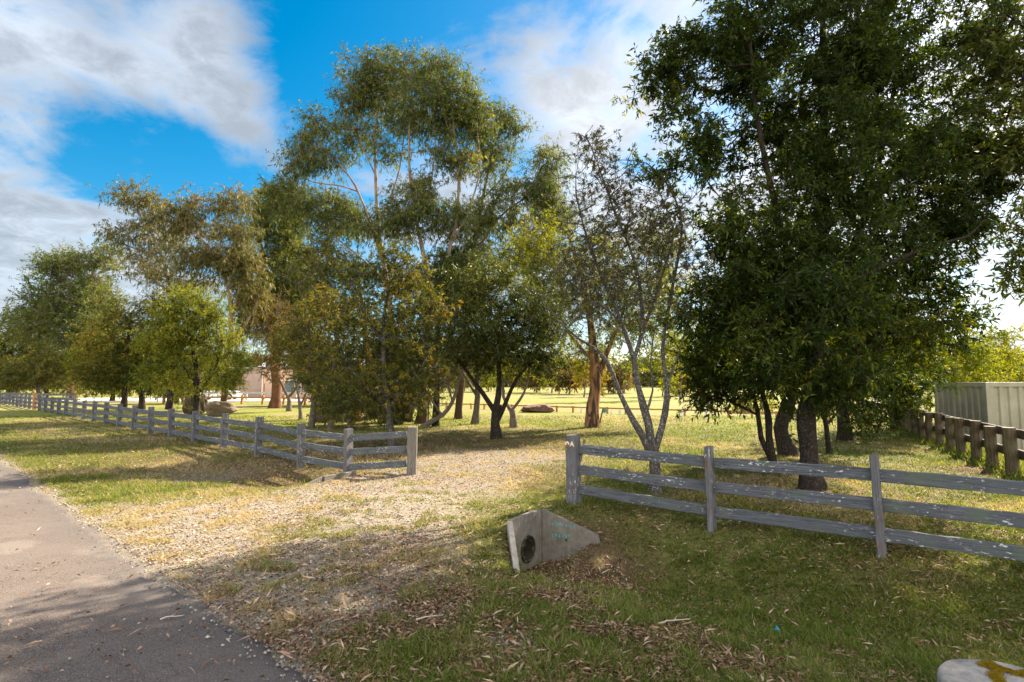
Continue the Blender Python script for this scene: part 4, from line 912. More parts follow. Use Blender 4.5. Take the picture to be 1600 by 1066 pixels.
# ---- brown fence on the right
def brown_fence():
    pts = []; y = 7.3
    while y < 22: pts.append(Vector((rf_x(y), y))); y += 1.04
    k0 = 3
    zs = [hz(p.x, p.y) for p in pts]; org = Vector((pts[0].x, pts[0].y, zs[0]))
    root = empty('brown_post_fence', org, 'mossy brown timber post fence receding past the container on the right', 'fence')
    pm = [plank_mesh('post', 1.2, .19, .19, M['oldpost'], 2, 120+k, chamf=.045, seg=8, rough=.008) for k in range(4)]
    rm = [plank_mesh('rail', 1.1, .05, .17, M['oldrail'], 0, 130+k, seg=6) for k in range(3)]
    a = math.atan2(1, .515)
    for i, (p, z) in enumerate(zip(pts, zs)):
        place('post', pm[i % 4], root, (p.x-org.x, p.y-org.y, z-org.z-.3+random.uniform(-.03, .03)), (random.uniform(-.03, .03), random.uniform(-.03, .03), a+random.uniform(-.1, .1)))
    for i in range(len(pts)-1):
        for k, h in enumerate((.80, .42)):
            A = pts[i]; B = pts[i+1]; ox = .13
            rail_between('rail', rm[(i+k) % 3], 1.1, root, (A.x+ox, A.y-.05, zs[i]+h), (B.x+ox, B.y-.05, zs[i+1]+h), org)
    # sleeper wall behind it
    org2 = Vector((rf_x(8)+1.5, 8, -.6))
    r2 = empty('sleeper_wall', org2, 'low dark timber sleeper wall between the brown fence and the container', 'wall')
    for j in range(6):
        for k in range(2):
            me = plank_mesh('sleeper', 2.4, .08, .24, M['oldrail'], 0, 150+j*2+k, seg=6)
            y0 = 8+j*2.16; x0 = rf_x(y0)+1.5
            rail_between('sleeper', me, 2.4, r2, (x0, y0, -.35+k*.25), (rf_x(y0+2.14)+1.5, y0+2.14, -.35+k*.25), org2)
brown_fence()

# ---- low paddock fence and the car-park fence
def post_rail(name, label, pts, h, w, rail_h, rw, matp, matr, group=None, rails=(1.0,), sp_label=None):
    pts = [Vector(p) for p in pts]; zs = [hz(p.x, p.y) for p in pts]; org = Vector((pts[0].x, pts[0].y, zs[0]))
    root = empty(name, org, label, 'fence', group)
    pm = [plank_mesh('post', h+.2, w, w, matp, 2, 200+k, seg=4) for k in range(3)]
    L0 = (pts[1]-pts[0]).length; rm = plank_mesh('rail', L0, rw, rail_h, matr, 0, 210, seg=4)
    for i, p in enumerate(pts):
        d = pts[min(i+1, len(pts)-1)]-pts[max(i-1, 0)]
        place('post', pm[i % 3], root, (p.x-org.x, p.y-org.y, zs[i]-org.z-.2), (0, 0, math.atan2(d.y, d.x)))
    for i in range(len(pts)-1):
        for r in rails:
            rail_between('rail', rm, L0, root, (pts[i].x, pts[i].y-.0, zs[i]+h*r), (pts[i+1].x, pts[i+1].y, zs[i+1]+h*r), org)
    return root
pl = []
for k in range(25):
    t = k/24; pl.append((-6.6+t*22.6, 40.6-t*15.2))
post_rail('low_paddock_fence', 'low orange timber rail fence crossing the far sunlit paddock', pl, .40, .11, .08, .05, M['orange'], M['oranger'], rails=(.82,))
pl = [(-31.5+2.02*k, 49.5-.5*k) for k in range(10)]
post_rail('timber_rail_fence', 'orange post and rail fence in front of the pink building', pl, .78, .2, .14, .07, M['orange'], M['oranger'], rails=(.72,))
greyr = woodmat('pale_grey_rail', (.5, .48, .46), (.3, .28, .26), None, 0, 0)
pl = [(-37+2.6*k, 56-.3*k) for k in range(10)]
post_rail('car_park_fence', 'pale grey rail fence along the car park behind the orange fence', pl, .95, .12, .16, .06, greyr, greyr, rails=(.9,))
pl = [at(118, 606, 40)[:2], at(106, 606, 41)[:2], at(70, 606, 42.5)[:2], at(35, 606, 44)[:2], at(5, 606, 46)[:2]]
o_ = post_rail('raised_grey_fence', 'dark grey two-rail fence behind the far left run of the long fence', pl, 1.0, .18, .16, .06, M['post'], M['rail'], rails=(.95, .62))

# ---- culvert headwalls
def headwall(C, sgn, label, graffiti):
    root = empty('culvert_headwall', (C[0], C[1], 0), label, 'headwall', 'culvert headwalls of the driveway')
    T = .07
    def W3(u, v, z): q = sgn*u*AX+v*BX; return (q[0], q[1], z)
    def prism(name, prof, path, mat, th):
        """prof: list of (t along path 0..1, z) polygon ; path 2 pts in (u,v) ; th outward thickness (behind)"""
        (u0, v0), (u1, v1) = path; d = np.array([u1-u0, v1-v0]); d /= np.linalg.norm(d); nn = np.array([-d[1], d[0]])*th
        bm = bmesh.new(); F_, B_ = [], []
        for (t, z) in prof:
            uu, vv = u0+(u1-u0)*t, v0+(v1-v0)*t
            F_.append(bm.verts.new(W3(uu, vv, z))); B_.append(bm.verts.new(W3(uu+nn[0], vv+nn[1], z)))
        bm.faces.new(F_); bm.faces.new(B_[::-1]); n = len(prof)
        for i in range(n): bm.faces.new((F_[i], B_[i], B_[(i+1) % n], F_[(i+1) % n]))
        bmesh.ops.recalc_face_normals(bm, faces=bm.faces)
        bmesh.ops.bevel(bm, geom=[e for e in bm.edges], offset=.006, segments=2, affect='EDGES')
        return bm_obj(name, bm, mat, root)
    ztop = .08; zb = -.85
    # centre panel with pipe hole
    bm = bmesh.new(); N = 32; R = .17; vc, zc = .0, -.35
    def edge_pt(a):
        c, s = math.cos(a), math.sin(a); ts = []
        if c > 1e-6: ts.append((.35-vc)/c)
        if c < -1e-6: ts.append((-.35-vc)/c)
        if s > 1e-6: ts.append((ztop-zc)/s)
        if s < -1e-6: ts.append((zb-zc)/s)
        t = min(ts); return vc+c*t, zc+s*t
    rings = {k: [] for k in ('fi', 'fo', 'bi', 'bo')}
    ca = [math.atan2(z-zc, v-vc) for v, z in ((.35, ztop), (-.35, ztop), (-.35, zb), (.35, zb))]
    angs = sorted([2*math.pi*i/N-math.pi for i in range(N)]+ca)
    for a in angs:
        ov, oz = edge_pt(a); iv, iz = vc+R*math.cos(a), zc+R*math.sin(a)
        rings['fi'].append(bm.verts.new(W3(0, iv, iz))); rings['fo'].append(bm.verts.new(W3(0, ov, oz)))
        rings['bi'].append(bm.verts.new(W3(-T, iv, iz))); rings['bo'].append(bm.verts.new(W3(-T, ov, oz)))
    n = len(angs)
    for i in range(n):
        j = (i+1) % n
        for a, b in (('fi', 'fo'), ('fo', 'bo'), ('bo', 'bi'), ('bi', 'fi')):
            bm.faces.new((rings[a][i], rings[a][j], rings[b][j], rings[b][i]))
    bmesh.ops.recalc_face_normals(bm, faces=bm.faces)
    bm_obj('centre_panel', bm, M['concd'], root)
    prism('wing_wall', [(0, zb), (1, zb), (1, -.42), (.94, -.31), (0, ztop)] if sgn > 0 else [(0, zb), (1, zb), (1, -.3), (.9, -.2), (0, ztop)], [(.003, -.352), (.46, -.88)], M['conc'], -T if True else T)
    prism('wing_wall', [(0, zb), (1, zb), (1, -.32), (.95, -.2), (0, ztop)], [(.003, .352), (.76, .56)] if sgn > 0 else [(.003, .352), (.72, .50)], M['concd'], T)
    # pipe
    bm = bmesh.new(); L = 2.2; a_ = []
    for i in range(N):
        a = 2*math.pi*i/N; row = []
        for (r, u) in ((R-.004, .02), (R-.03, .02), (R-.03, -L), (R-.004, -L)):
            row.append(bm.verts.new(W3(u, vc+r*math.cos(a), zc+r*math.sin(a))))
        a_.append(row)
    for i in range(N):
        for k in range(4): bm.faces.new((a_[i][k], a_[(i+1) % N][k], a_[(i+1) % N][(k+1) % 4], a_[i][(k+1) % 4]))
    bmesh.ops.recalc_face_normals(bm, faces=bm.faces)
    bm_obj('pipe', bm, concrete_mat('mossy_shaded_pipe', (.03, .024, .018), .8), root, True)  # near-black colour carries the shade inside the bore, moss over it
    if graffiti:
        # faded turquoise paint strokes and a small drain hole on the right wing
        rs = random.Random(8); bm = bmesh.new(); p0 = np.array([.003, .352]); p1 = np.array([.76, .56]); d = (p1-p0)/np.linalg.norm(p1-p0); nn = np.array([d[1], -d[0]])*.004
        Lw = np.linalg.norm(p1-p0)
        for row, (z0, s0, s1) in enumerate(((-.10, .10, .46), (-.24, .14, .38))):
            s_ = s0
            while s_ < s1:
                k = rs.randint(1, 3)
                for _ in range(k):
                    cx = s_+rs.uniform(0, .02); w = rs.uniform(.005, .011); h = rs.uniform(.012, .045); cz = z0+rs.uniform(-.012, .012); tl = rs.uniform(-.012, .012)
                    if cz+h/2 > .06-.36*cx/Lw*1: pass
                    vs = [bm.verts.new(W3(*(p0+d*(cx+dx)+nn), cz+dz)) for dx, dz in ((-w/2, -h/2), (w/2, -h/2), (w/2+tl, h/2), (-w/2+tl, h/2))]
                    bm.faces.new(vs)
                s_ += rs.uniform(.03, .05)
        r = bmesh.ops.extrude_face_region(bm, geom=bm.faces[:]); bmesh.ops.translate(bm, verts=[v for v in r['geom'] if isinstance(v, bmesh.types.BMVert)], vec=Vector(W3(.0015, 0, 0)))
        bmesh.ops.recalc_face_normals(bm, faces=bm.faces)
        bm_obj('paint_marks', bm, M['graffiti'], root)
        bm = bmesh.new(); bmesh.ops.create_cone(bm, cap_ends=True, segments=20, radius1=.017, radius2=.014, depth=.014)
        o = bm_obj('drain_hole', bm, M['black'], root)
        q = p0+d*.33+nn; o.location = W3(q[0], q[1], -.29)
        w = Vector(W3(nn[0], nn[1], 0)).normalized(); o.rotation_euler = w.to_track_quat('Z', 'Y').to_euler()
    return root
headwall(C1, 1, 'winged concrete culvert end with pipe opening and turquoise paint marks right of the driveway', True)
headwall(C2, -1, 'winged concrete culvert end seen from behind on the left side of the driveway', False)

# ---- concrete pit cap with moss bottom right
def pit_cap():
    X, Y = gp(1588, 1074, .123); z0 = 0.0
    root = empty('concrete_cap', (X, Y, z0), 'round pale concrete cap with orange moss at the bottom right corner', 'concrete cap')
    bm = bmesh.new(); N = 72; R = .335; prof = [(R*.96, -.6), (R, -.5), (R, .085), (R*.985, .105), (R*.95, .118), (R*.6, .122), (R*.25, .123)]
    rows = []
    for (r, z) in prof:
        rows.append([bm.verts.new((r*math.cos(a)*(1+.012*math.sin(3*a+1)+.006*math.sin(11*a)), r*math.sin(a)*(1+.012*math.sin(3*a+1)), z+.002*math.sin(7*a+r*20))) for a in [2*math.pi*i/N for i in range(N)]])
    for i in range(len(rows)-1):
        for k in range(N): bm.faces.new((rows[i][k], rows[i][(k+1) % N], rows[i+1][(k+1) % N], rows[i+1][k]))
    c = bm.verts.new((0, 0, .123)); [bm.faces.new((rows[-1][k], rows[-1][(k+1) % N], c)) for k in range(N)]
    bmesh.ops.recalc_face_normals(bm, faces=bm.faces)
    bm_obj('slab', bm, M['cap'], root, True)
    # moss cushions
    mm, nt, out = newmat('orange_moss'); t = NT(nt); n = t.noise(t.obj(), 60, 5, .7)
    c = t.ramp(n, [(.3, (.10, .06, .008)), (.5, (.30, .20, .015)), (.7, (.46, .36, .03))]); bsdf(t, out, c, 1, t.bump(n, 1, .02), .05)
    rs = np.random.RandomState(3); V = []; Fq = []; off = 0
    path = [(.02+.22*t, .24-.13*t+.03*math.sin(t*9)) for t in np.linspace(0, 1, 34)]+[(-.06+.05*t, .04+.10*t) for t in np.linspace(0, 1, 12)]+[(.03+.05*t, .17+.10*t) for t in np.linspace(0, 1, 10)]
    path = [(a, b-.02, .012+.022*rs.rand()) for a, b in path]
    P, Dd = [], []
    for a, b, r in path:
        n_ = 320; q = rs.randn(n_, 2)*r*.6; P.append(np.column_stack([a+q[:, 0], b+q[:, 1], .121+np.maximum(0, .008-(q**2).sum(1)*4)])); Dd.append(rs.randn(n_, 3)*.6+[0, 0, 1])
    P = np.vstack(P); Dd = np.vstack(Dd); k = (P[:, 0]**2+P[:, 1]**2) < .325**2; P = P[k]; Dd = Dd[k]
    V, Fq = leaves(P, Dd, np.full(len(P), .009), np.full(len(P), .004), rs=rs)
    mk('moss', V, Fq, mm, root)
pit_cap()

# ---- boulders
def boulder(px, py, w, h, d, seed, mat, name, label, sh=(0, 0)):
    X, Y = gp(px, py); z = hz(X, Y); rs = random.Random(seed)
    bm = bmesh.new(); bmesh.ops.create_icosphere(bm, subdivisions=5, radius=1)
    from mathutils import noise as nz
    # chop with random planes for an angular outline
    pl = [(Vector((rs.gauss(0, 1), rs.gauss(0, 1), rs.gauss(.1, .8))).normalized(), rs.uniform(.55, .9)) for _ in range(20)]
    for v in bm.verts:
        c = v.co.copy()
        for n, dd in pl:
            q = c.dot(n)-dd
            if q > 0: c -= n*q*.92
        c += v.normal*(.10*nz.fractal(c*1.8+Vector((seed, 0, 0)), 1, 2, 5)+.02*nz.noise(c*14))
        zz = (c.z+.75)/1.5
        c.x *= 1.12-.35*zz
        v.co = Vector((c.x*w/2+sh[0]*zz, c.y*d/2, (c.z+.72)*h/1.6))
    o = bm_obj(name, bm, mat, None, True); o.location = (X, Y+d*.3, z-.05)
    tag(o, label, 'boulder'); return o
rockd = concrete_mat('dark_rock', (.10, .07, .05), .5); rockl = concrete_mat('pale_rock', (.24, .185, .13), .4)
boulder(336, 651, 2.1, 1.0, 1.3, 31, rockl, 'boulder', 'pale split boulder under the round yellow-green bush')
boulder(296, 650, 1.9, 1.4, 1.4, 8, rockd, 'boulder', 'dark overhanging boulder left of the pale split boulder')
boulder(504, 661, 1.15, 1.75, 1.0, 5, rockd, 'boulder', 'dark upright boulder between two slim grey trunks', (.2, 0))
boulder(628, 660, 1.9, 2.0, 1.4, 12, rockd, 'boulder', 'largest dark boulder in shade beside the arching bare branches')
boulder(545, 660, 1.5, .5, .9, 22, rockl, 'boulder', 'low pale sunlit rock between the two upright dark boulders')
# earth mound in the paddock
mound = boulder(841, 645, 2.7, .55, 1.6, 17, plainmat('red_earth', (.15, .08, .055), .95, var=.5, sc=6, bumps=1), 'earth_mound', 'low red-brown earth mound behind the low orange paddock fence')
mound['category'] = 'mound'

# ---- stakes and white markers
def stake(px, py, ptx, pty, r, label):
    X, Y = gp(px, py); z = hz(X, Y); T_ = at(ptx, pty, Y)
    L = (Vector(T_)-Vector((X, Y, z))).length+.15
    me = plank_mesh('stake', L, r, r, M['oldpost'], 2, 5, seg=5, chamf=.008)
    o = bpy.data.objects.new('timber_stake', me); COL.objects.link(o); o.location = (X, Y, z-.1)
    o.rotation_euler = (Vector(T_)-Vector((X, Y, z))).to_track_quat('Z', 'Y').to_euler(); tag(o, label, 'stake')
stake(935, 667, 941, 640, .055, 'leaning dark stake at the right foot of the peeling orange-brown trunk')
stake(669, 665, 670, 612, .06, 'upright dark stake left of the slender straight trunk')
def marker(px, Y, w, h, label, teal=False):
    q = at(px, 600, Y); z = hz(q[0], Y)
    root = empty('white_marker', (q[0], Y, z), label, 'marker', 'white markers along the low paddock fence')
    bm = bmesh.new(); add_box(bm, (0, 0, h/2+.02), (w, .03, h), bev=.008); bm_obj('board', bm, M['teal'] if teal else M['white'], root)
    bm = bmesh.new(); add_box(bm, (0, .03, h*.45), (.03, .03, h*.9+.1), bev=.004); bm_obj('stake', bm, M['post'], root)
for px, Y, w, h, lb, tl in ((908, 33.5, .16, .28, 'small white board left of the peeling trunk by the low fence', 0), (944, 33.0, .2, .26, 'teal board just right of the leaning stake', 1),
        (955, 32.4, .12, .28, 'small white board third along from the peeling trunk', 0), (968, 31.7, .16, .24, 'small white board at a fence post left of the lichen tree limb', 0), (979, 31.3, .1, .26, 'narrow white board next to the left limb of the lichen tree', 0),
        (1005, 30.6, .14, .3, 'white board seen through the fork of the lichen tree', 0), (1040, 29.8, .12, .3, 'white board just right of the lichen tree trunk', 0),
        (1065, 29.0, .14, .34, 'white board halfway between the lichen tree and the tall white board', 0), (1102, 27.6, .13, .66, 'tallest white board standing above the low fence rail', 0)):
    marker(px, Y-.35 if h > .5 else Y+.2, w, h, lb, tl)

# ---- shipping container
def container():
    X, Y = at(1540, 600, 17)[0], 17.0; z0 = hz(X+1.5, Y+1); Hc = CH+.05-z0
    root = empty('shipping_container', (X, Y, z0), 'pale grey-green corrugated shipping container beyond the brown fence', 'container')
    paint, nt, out = newmat('container_paint'); t = NT(nt); o = t.obj()
    c = t.mix(t.mapr(t.noise(o, 1.5, 4), .3, .7), (.25, .24, .17), (.34, .32, .24)); c = t.mix(t.mapr(t.noise(t.mapping(o, (9, 9, .8)), 1, 4), .55, .75, 0, .6), c, (.25, .25, .13))
    c = t.mix(t.mapr(t.noise(o, 25, 4), .64, .7, 0, .8), c, (.20, .09, .04)); bsdf(t, out, c, .55, None, .4)
    Wd, Dp = 6.06, 2.44
    def corr(L, H, z, vert, off):
        per = .278; xs = []; 
        n = int(L/per)
        for i in range(n+1):
            for (a, dpt) in ((0, 0), (.10, 0), (.139, .036), (.239, .036)):
                x = i*per+a
                if x <= L: xs.append((x, dpt))
        xs.append((L, 0)); bm = bmesh.new(); lo, hi = [], []
        for x, dd in xs:
            p = (x+off, dd) if not vert else (dd+off, x)
            lo.append(bm.verts.new((p[0], p[1], z))); hi.append(bm.verts.new((p[0], p[1], z+H)))
        for i in range(len(lo)-1): bm.faces.new((lo[i], lo[i+1], hi[i+1], hi[i]))
        return bm
    bm = corr(Wd-.24, Hc-.3, .16, False, .12); bmesh.ops.translate(bm, verts=bm.verts, vec=(0, .02, 0)); bm_obj('side_panel', bm, paint, root)
    bm = corr(Wd-.24, Hc-.3, .16, False, .12); bmesh.ops.translate(bm, verts=bm.verts, vec=(0, Dp-.06, 0)); bm_obj('side_panel', bm, paint, root)
    bm = corr(Dp-.24, Hc-.3, .16, True, .02); bmesh.ops.translate(bm, verts=bm.verts, vec=(0, .12, 0)); bm_obj('end_panel', bm, paint, root)
    bm = corr(Dp-.24, Hc-.3, .16, True, Wd-.06); bmesh.ops.translate(bm, verts=bm.verts, vec=(0, .12, 0)); bm_obj('end_panel', bm, paint, root)
    for x in (.06, Wd-.06):
        for y in (.06, Dp-.06):
            bm = bmesh.new(); add_box(bm, (x, y, Hc/2), (.12, .12, Hc), bev=.01); bm_obj('corner_post', bm, paint, root)
    bm = bmesh.new()
    for z in (.08, Hc-.07):
        for y in (.04, Dp-.04): add_box(bm, (Wd/2, y, z), (Wd-.242, .078, .14), bev=.008)
        for x in (.04, Wd-.04): add_box(bm, (x, Dp/2, z), (.078, Dp-.242, .14), bev=.008)
    bm_obj('edge_beams', bm, paint, root)
    bm = bmesh.new(); add_box(bm, (Wd/2, Dp/2, Hc-.03), (Wd-.16, Dp-.16, .04)); bm_obj('roof', bm, paint, root)
    root.rotation_euler = (0, 0, math.radians(-6))
container()

# ---- pink building, car park and cars
cp = bmesh.new(); add_box(cp, (-33, 59, 0), (46, 13, .1))
cpo = bm_obj('car_park', cp, plainmat('pale_paving', (.55, .50, .45), .8, sc=1), None); cpo.location.z = hz(-30, 58)+.04; cpo['kind'] = 'structure'
def building():
    Y = 68.0; x0 = at(392, 600, Y)[0]; x1 = at(408, 600, Y)[0]; z0 = hz(-30, Y)
    root = empty('pink_building', (x0, Y, z0), 'pale pink rendered building with grey roof behind the car park', 'building')
    wall = plainmat('pink_render', (.60, .42, .32), .9, var=.12, sc=2); wall2 = plainmat('shaded_render', (.40, .30, .25), .9, var=.12, sc=2); rf = plainmat('zinc_roof', (.46, .48, .50), .5, .3, sc=3); dk = plainmat('window_glass', (.10, .13, .13), .2, sc=1)  # side wing gets a darker render with its shade put into the colour
    bm = bmesh.new(); add_box(bm, ((x1-x0)/2-4.4, 3, 1.75), (8.8+(x1-x0)*1, 6, 3.5)); bm_obj('side_wing', bm, wall2, root)
    bm = bmesh.new(); add_box(bm, ((x1-x0)+6.5, 4.5, 1.9), (13, 8.9, 3.8)); bm_obj('main_wall', bm, wall, root)
    # gabled metal roof
    bm = bmesh.new()
    a, b = (x1-x0)-.4, (x1-x0)+13.4
    v = [bm.verts.new(p) for p in ((a, -.4, 3.8), (b, -.4, 3.8), (b, 9.4, 3.8), (a, 9.4, 3.8), (a, 4.5, 5.3), (b, 4.5, 5.3))]
    for f in ((0, 1, 5, 4), (2, 3, 4, 5), (0, 4, 3), (1, 2, 5), (3, 2, 1, 0)): bm.faces.new([v[i] for i in f])
    bm_obj('roof', bm, rf, root)
    bm = bmesh.new(); add_box(bm, ((x1-x0)/2-4.4, 3, 3.58), (9.4+(x1-x0), 6.6, .16)); add_box(bm, ((x1-x0)/2-4.4, -.02, 3.62), (9.4+(x1-x0), .1, .3)); bm_obj('parapet', bm, M['conc'], root)
    bm = bmesh.new(); bmesh.ops.create_cone(bm, cap_ends=True, segments=12, radius1=.09, radius2=.09, depth=3.6); o = bm_obj('downpipe', bm, M['white'], root); o.location = ((x1-x0)+.2, -.1, 1.8)
    for k, cx in enumerate((3.4, 5.8, 8.2, 10.4)):
        bm = bmesh.new(); add_box(bm, ((x1-x0)+cx, -.03, 1.35), (1.7, .06, 1.7), bev=.01); f = bm_obj('window', bm, M['white'], root)
        bm = bmesh.new(); add_box(bm, ((x1-x0)+cx, -.065, 1.35), (1.5, .03, 1.5)); bm_obj('pane', bm, dk, f)
    for k in range(5):
        bm = bmesh.new(); add_box(bm, ((x1-x0)+1.4+k*2.4, -2.3, 1.45), (.16, .16, 2.9), bev=.01); bm_obj('veranda_post', bm, M['orange'], root)
building()
def car(X, Y, rz, col, label):
    z = hz(X, Y)+.1
    root = empty('parked_car', (X, Y, z), label, 'car', 'cars parked before the pink building', rz)
    paint = plainmat('car_paint', col, .25, .1, var=.03, spec=.6); gl = plainmat('car_glass', (.02, .025, .03), .08, var=.05, spec=.8)
    prof = [(-2.1, .35), (-2.12, .75), (-1.95, .98), (-1.3, 1.02), (1.1, .98), (1.9, .82), (2.12, .62), (2.1, .33)]
    def loft(prof, w0, w1, name, mat):
        bm = bmesh.new(); zmn = min(p[1] for p in prof); zmx = max(p[1] for p in prof); rows = []
        for s in (-1, -.92, .92, 1):
            r = []
            for x, z_ in prof:
                k = (z_-zmn)/(zmx-zmn); w = w0+(w1-w0)*k
                sh = .97 if abs(s) == 1 else 1
                r.append(bm.verts.new((x*sh, s*w, zmn+(z_-zmn)*(1 if abs(s) < 1 else .96))))
            rows.append(r)
        n = len(prof)
        for a, b in zip(rows[:-1], rows[1:]):
            for i in range(n): bm.faces.new((a[i], a[(i+1) % n], b[(i+1) % n], b[i]))
        bm.faces.new(rows[0][::-1]); bm.faces.new(rows[-1]); bmesh.ops.recalc_face_normals(bm, faces=bm.faces)
        return bm_obj(name, bm, mat, root)
    loft(prof, .86, .82, 'body', paint)
    loft([(-1.75, 1.0), (-1.3, 1.4), (.25, 1.4), (1.0, .985)], .76, .60, 'windows', gl)
    loft([(-1.35, 1.385), (-1.25, 1.45), (.2, 1.45), (.35, 1.38)], .63, .58, 'roof', paint)
    for x in (-1.3, 1.3):
        for y in (-.8, .8):
            bm = bmesh.new(); bmesh.ops.create_cone(bm, cap_ends=True, segments=24, radius1=.32, radius2=.32, depth=.2); bmesh.ops.bevel(bm, geom=bm.edges[:], offset=.02, segments=1, affect='EDGES')
            w = bm_obj('wheel', bm, M['black'], root); w.location = (x, y, .32); w.rotation_euler = (math.pi/2, 0, 0)
            bm = bmesh.new(); bmesh.ops.create_cone(bm, cap_ends=True, segments=16, radius1=.19, radius2=.17, depth=.22); bm_obj('rim', bm, plainmat('rim_metal', (.5, .5, .5), .3, .8), w)
    for y in (-.6, .6):
        bm = bmesh.new(); add_box(bm, (2.08, y, .66), (.08, .3, .13), bev=.02); bm_obj('headlight', bm, M['white'], root)
q = at(318, 600, 55); car(q[0], 58, math.radians(8), (.72, .74, .76), 'white car parked left of the thick red-brown trunk, partly hidden by the round bush')
q = at(511, 600, 57); car(q[0], 60, math.radians(200), (.45, .05, .04), 'red car glimpsed above the dark upright boulder')

# ---- small things in the grass
def litter_piece():
    X, Y = gp(1212, 927); z = hz(X, Y)+.03; bm = bmesh.new(); rs = random.Random(4)
    g = bmesh.ops.create_grid(bm, x_segments=6, y_segments=4, size=.5)
    for v in bm.verts: v.co = Vector((v.co.x*.075, v.co.y*.04, rs.uniform(-.006, .010)+.012*math.sin(v.co.x*6)))
    r = bmesh.ops.extrude_face_region(bm, geom=bm.faces[:]); bmesh.ops.translate(bm, verts=[v for v in r['geom'] if isinstance(v, bmesh.types.BMVert)], vec=(0, 0, .002))
    o = bm_obj('plastic_wrapper', bm, plainmat('blue_wrapper', (.02, .35, .50), .3), None, True); o.location = (X, Y, z); o.rotation_euler = (.3, .2, .8); tag(o, 'tiny crumpled blue wrapper lying in the right foreground grass', 'litter')
litter_piece()
def twig(px, py, L, rz, label, mat, r=.006, grp=None):
    X, Y = gp(px, py); z = .03 if road_e(X, Y) < 0 else hz(X, Y)+.02; rs = np.random.RandomState(int(px))
    n = 9; t = np.linspace(0, 1, n); P = np.stack([t*L*math.cos(rz), t*L*math.sin(rz), r+.006*np.sin(t*5)], -1)+np.column_stack([rs.randn(n, 2)*L*.02, np.zeros(n)])
    V, Fq = tubes(P[None], np.linspace(r, r*.4, n)[None], 7)
    side = np.array([P[4], P[4]+[.25*L*math.cos(rz+.7), .25*L*math.sin(rz+.7), .008]]); V2, F2 = tubes(side[None], np.array([[r*.6, r*.2]]), 6)
    o = mk('fallen_twig', np.vstack([V, V2]), np.vstack([Fq, F2+len(V)]), mat, smooth=True); o.location = (X, Y, z-.004); tag(o, label, 'twig', grp)
pale = plainmat('pale_twig', (.50, .42, .34), .8); brn = plainmat('brown_twig', (.20, .12, .07), .8)
twig(249, 975, .16, .6, 'pale curved bark twig lying on the asphalt', pale, .006)
twig(70, 893, .07, 2.3, 'small reddish twig on the sunlit asphalt at left', brn, .004)
twig(222, 802, .16, 1.9, 'dark little branch on the verge near the road edge', brn, .010)
twig(650, 970, .22, .5, 'pale stick among the leaf litter in the middle foreground', pale, .007)
twig(1030, 940, .28, .35, 'pale stick in the grass below the culvert end', pale, .008)
twig(1290, 975, .24, -.5, 'grey-brown stick in the right foreground grass', brn, .008)
twig(940, 835, .30, .9, 'thin pale stick on the grass right of the culvert end', pale, .006)

# ---------------------------------------------------------------- light
SAZ, SEL = math.radians(46), math.radians(36)
sd = bpy.data.lights.new('sun', 'SUN'); sun = bpy.data.objects.new('sun', sd); COL.objects.link(sun)
sd.energy = 4.8; sd.angle = math.radians(.6); sd.color = (1, .87, .68)
sv = Vector((math.sin(SAZ)*math.cos(SEL), math.cos(SAZ)*math.cos(SEL), math.sin(SEL)))
sun.rotation_euler = sv.to_track_quat('Z', 'Y').to_euler()
w = bpy.data.worlds.new('World'); scene.world = w; w.use_nodes = True; nt = w.node_tree; nt.nodes.clear(); t = NT(nt)
sky = t.n('ShaderNodeTexSky', sky_type='NISHITA', sun_disc=False); sky.sun_elevation = SEL; sky.sun_rotation = SAZ; sky.air_density = 1.0; sky.dust_density = .6; sky.ozone_density = 2.5
hs = t.n('ShaderNodeHueSaturation', ins={'Hue': .485, 'Saturation': 1.52, 'Value': .29, 'Color': sky.outputs[0]}).outputs[0]
d = t.n('ShaderNodeTexCoord').outputs['Generated']
sx = t.n('ShaderNodeSeparateXYZ', ins={0: d})
zc = t.math('MAXIMUM', t.math('ADD', sx.outputs[2], .22), .1)
pl_ = t.n('ShaderNodeCombineXYZ', ins={0: t.math('DIVIDE', sx.outputs[0], zc), 1: t.math('DIVIDE', sx.outputs[1], zc), 2: 0.0}).outputs[0]
n1 = t.noise(t.mapping(pl_, (1, 1, 1), (3.1, 1.7, 0)), 2.3, 12, .6, .5); n2 = t.noise(t.mapping(pl_, (1, 1, 1), (7, 4, 0)), 8.0, 9, .65, .4)
tot = None
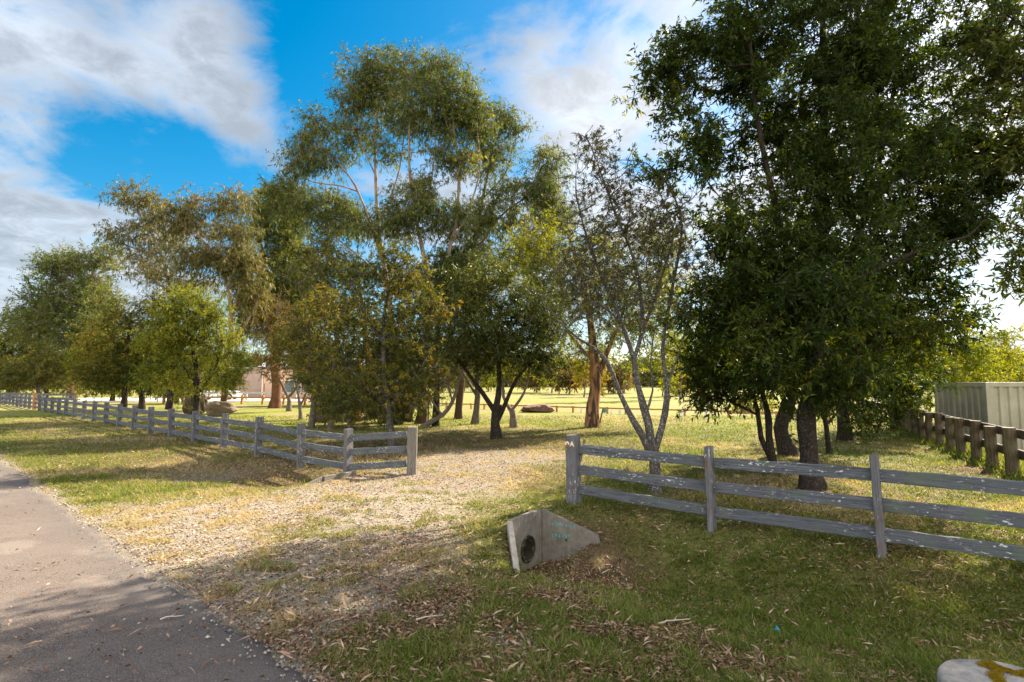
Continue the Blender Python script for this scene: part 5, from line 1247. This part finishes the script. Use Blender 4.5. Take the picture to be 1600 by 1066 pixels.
for px, py, deg, wt in [(120, 40, 16, .85), (330, 150, 9, .75), (20, 90, 10, .5), (30, 420, 15, 1.0), (-200, 300, 25, .8), (460, 240, 8, .42), (380, 20, 8, .35), (560, 20, 6, .25), (900, 150, 8.5, .55), (1020, 20, 6, .7), (760, 60, 8, .16), (850, 0, 6, .3), (1150, 250, 20, .85), (1540, 420, 24, 1.2), (800, 330, 20, .65), (640, 300, 12, .55), (1350, 100, 20, .5), (510, 165, 4, .4), (400, 480, 16, .6), (900, 520, 22, .6), (1600, 100, 14, .1),
                        (210, 240, 7, -1.0), (70, 225, 7, -.9), (340, 275, 6, -.6), (480, 110, 9, -.6), (660, 60, 13, -.5), (560, 190, 5, -.3), (860, 70, 5, -.25), (1000, 250, 4, -.2), (350, 260, 7, -.2), (240, 240, 5, -.3)]:
    v = Vector(ray(px, py)).normalized()
    dp = t.n('ShaderNodeVectorMath', operation='DOT_PRODUCT', ins={0: d, 1: tuple(v)}).outputs['Value']
    b = t.mapr(dp, math.cos(math.radians(deg)), 1.0, 0, wt)
    tot = b if tot is None else t.math('ADD', tot, b)
cov = t.math('ADD', t.math('ADD', t.math('MULTIPLY', n1, 1.95), t.math('MULTIPLY', n2, .75)), t.math('MULTIPLY', tot, .42))
fill_behind = t.mapr(sx.outputs[1], .2, -.3, 0, .45)  # extra cloud cover added behind the camera, unseen, to fill the shade
cov = t.math('ADD', cov, fill_behind)
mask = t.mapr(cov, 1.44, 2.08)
sdot = t.n('ShaderNodeVectorMath', operation='DOT_PRODUCT', ins={0: d, 1: tuple(sv)}).outputs['Value']
glow = t.mapr(sdot, .55, 1.0, 0, 1)
ccol = t.mix(glow, (1.22, 1.32, 1.46), (2.0, 1.95, 1.9))
ccol = t.mix(t.mapr(sx.outputs[1], .15, -.25), ccol, (8.4, 7.6, 6.9))  # those unseen clouds are brightened as added fill light
shade = t.mapr(t.math('ADD', t.math('MULTIPLY', n2, .6), t.math('MULTIPLY', n1, .6)), .42, .78, 1.15, .62)
ccol = t.mix(1.0, ccol, t.n('ShaderNodeCombineColor', ins={0: shade, 1: shade, 2: shade}).outputs[0], 'MULTIPLY')
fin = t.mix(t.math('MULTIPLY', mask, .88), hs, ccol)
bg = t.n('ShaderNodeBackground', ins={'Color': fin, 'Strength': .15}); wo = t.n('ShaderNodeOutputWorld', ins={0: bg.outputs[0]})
vs = scene.view_settings; scene.display_settings.display_device = 'sRGB'; vs.view_transform = 'Standard'; vs.look = 'None'; vs.exposure = 2.15; vs.gamma = 1; vs.use_curve_mapping = False
cy = scene.cycles; cy.max_bounces = 6; cy.diffuse_bounces = 3; cy.glossy_bounces = 2; cy.transmission_bounces = 4; cy.transparent_max_bounces = 4; cy.sample_clamp_indirect = 6
cy.caustics_reflective = False; cy.caustics_refractive = False
print('TREES', STAT); print('TREES', NTREE[0], 'FACES', sum(len(m.polygons) for m in bpy.data.meshes))
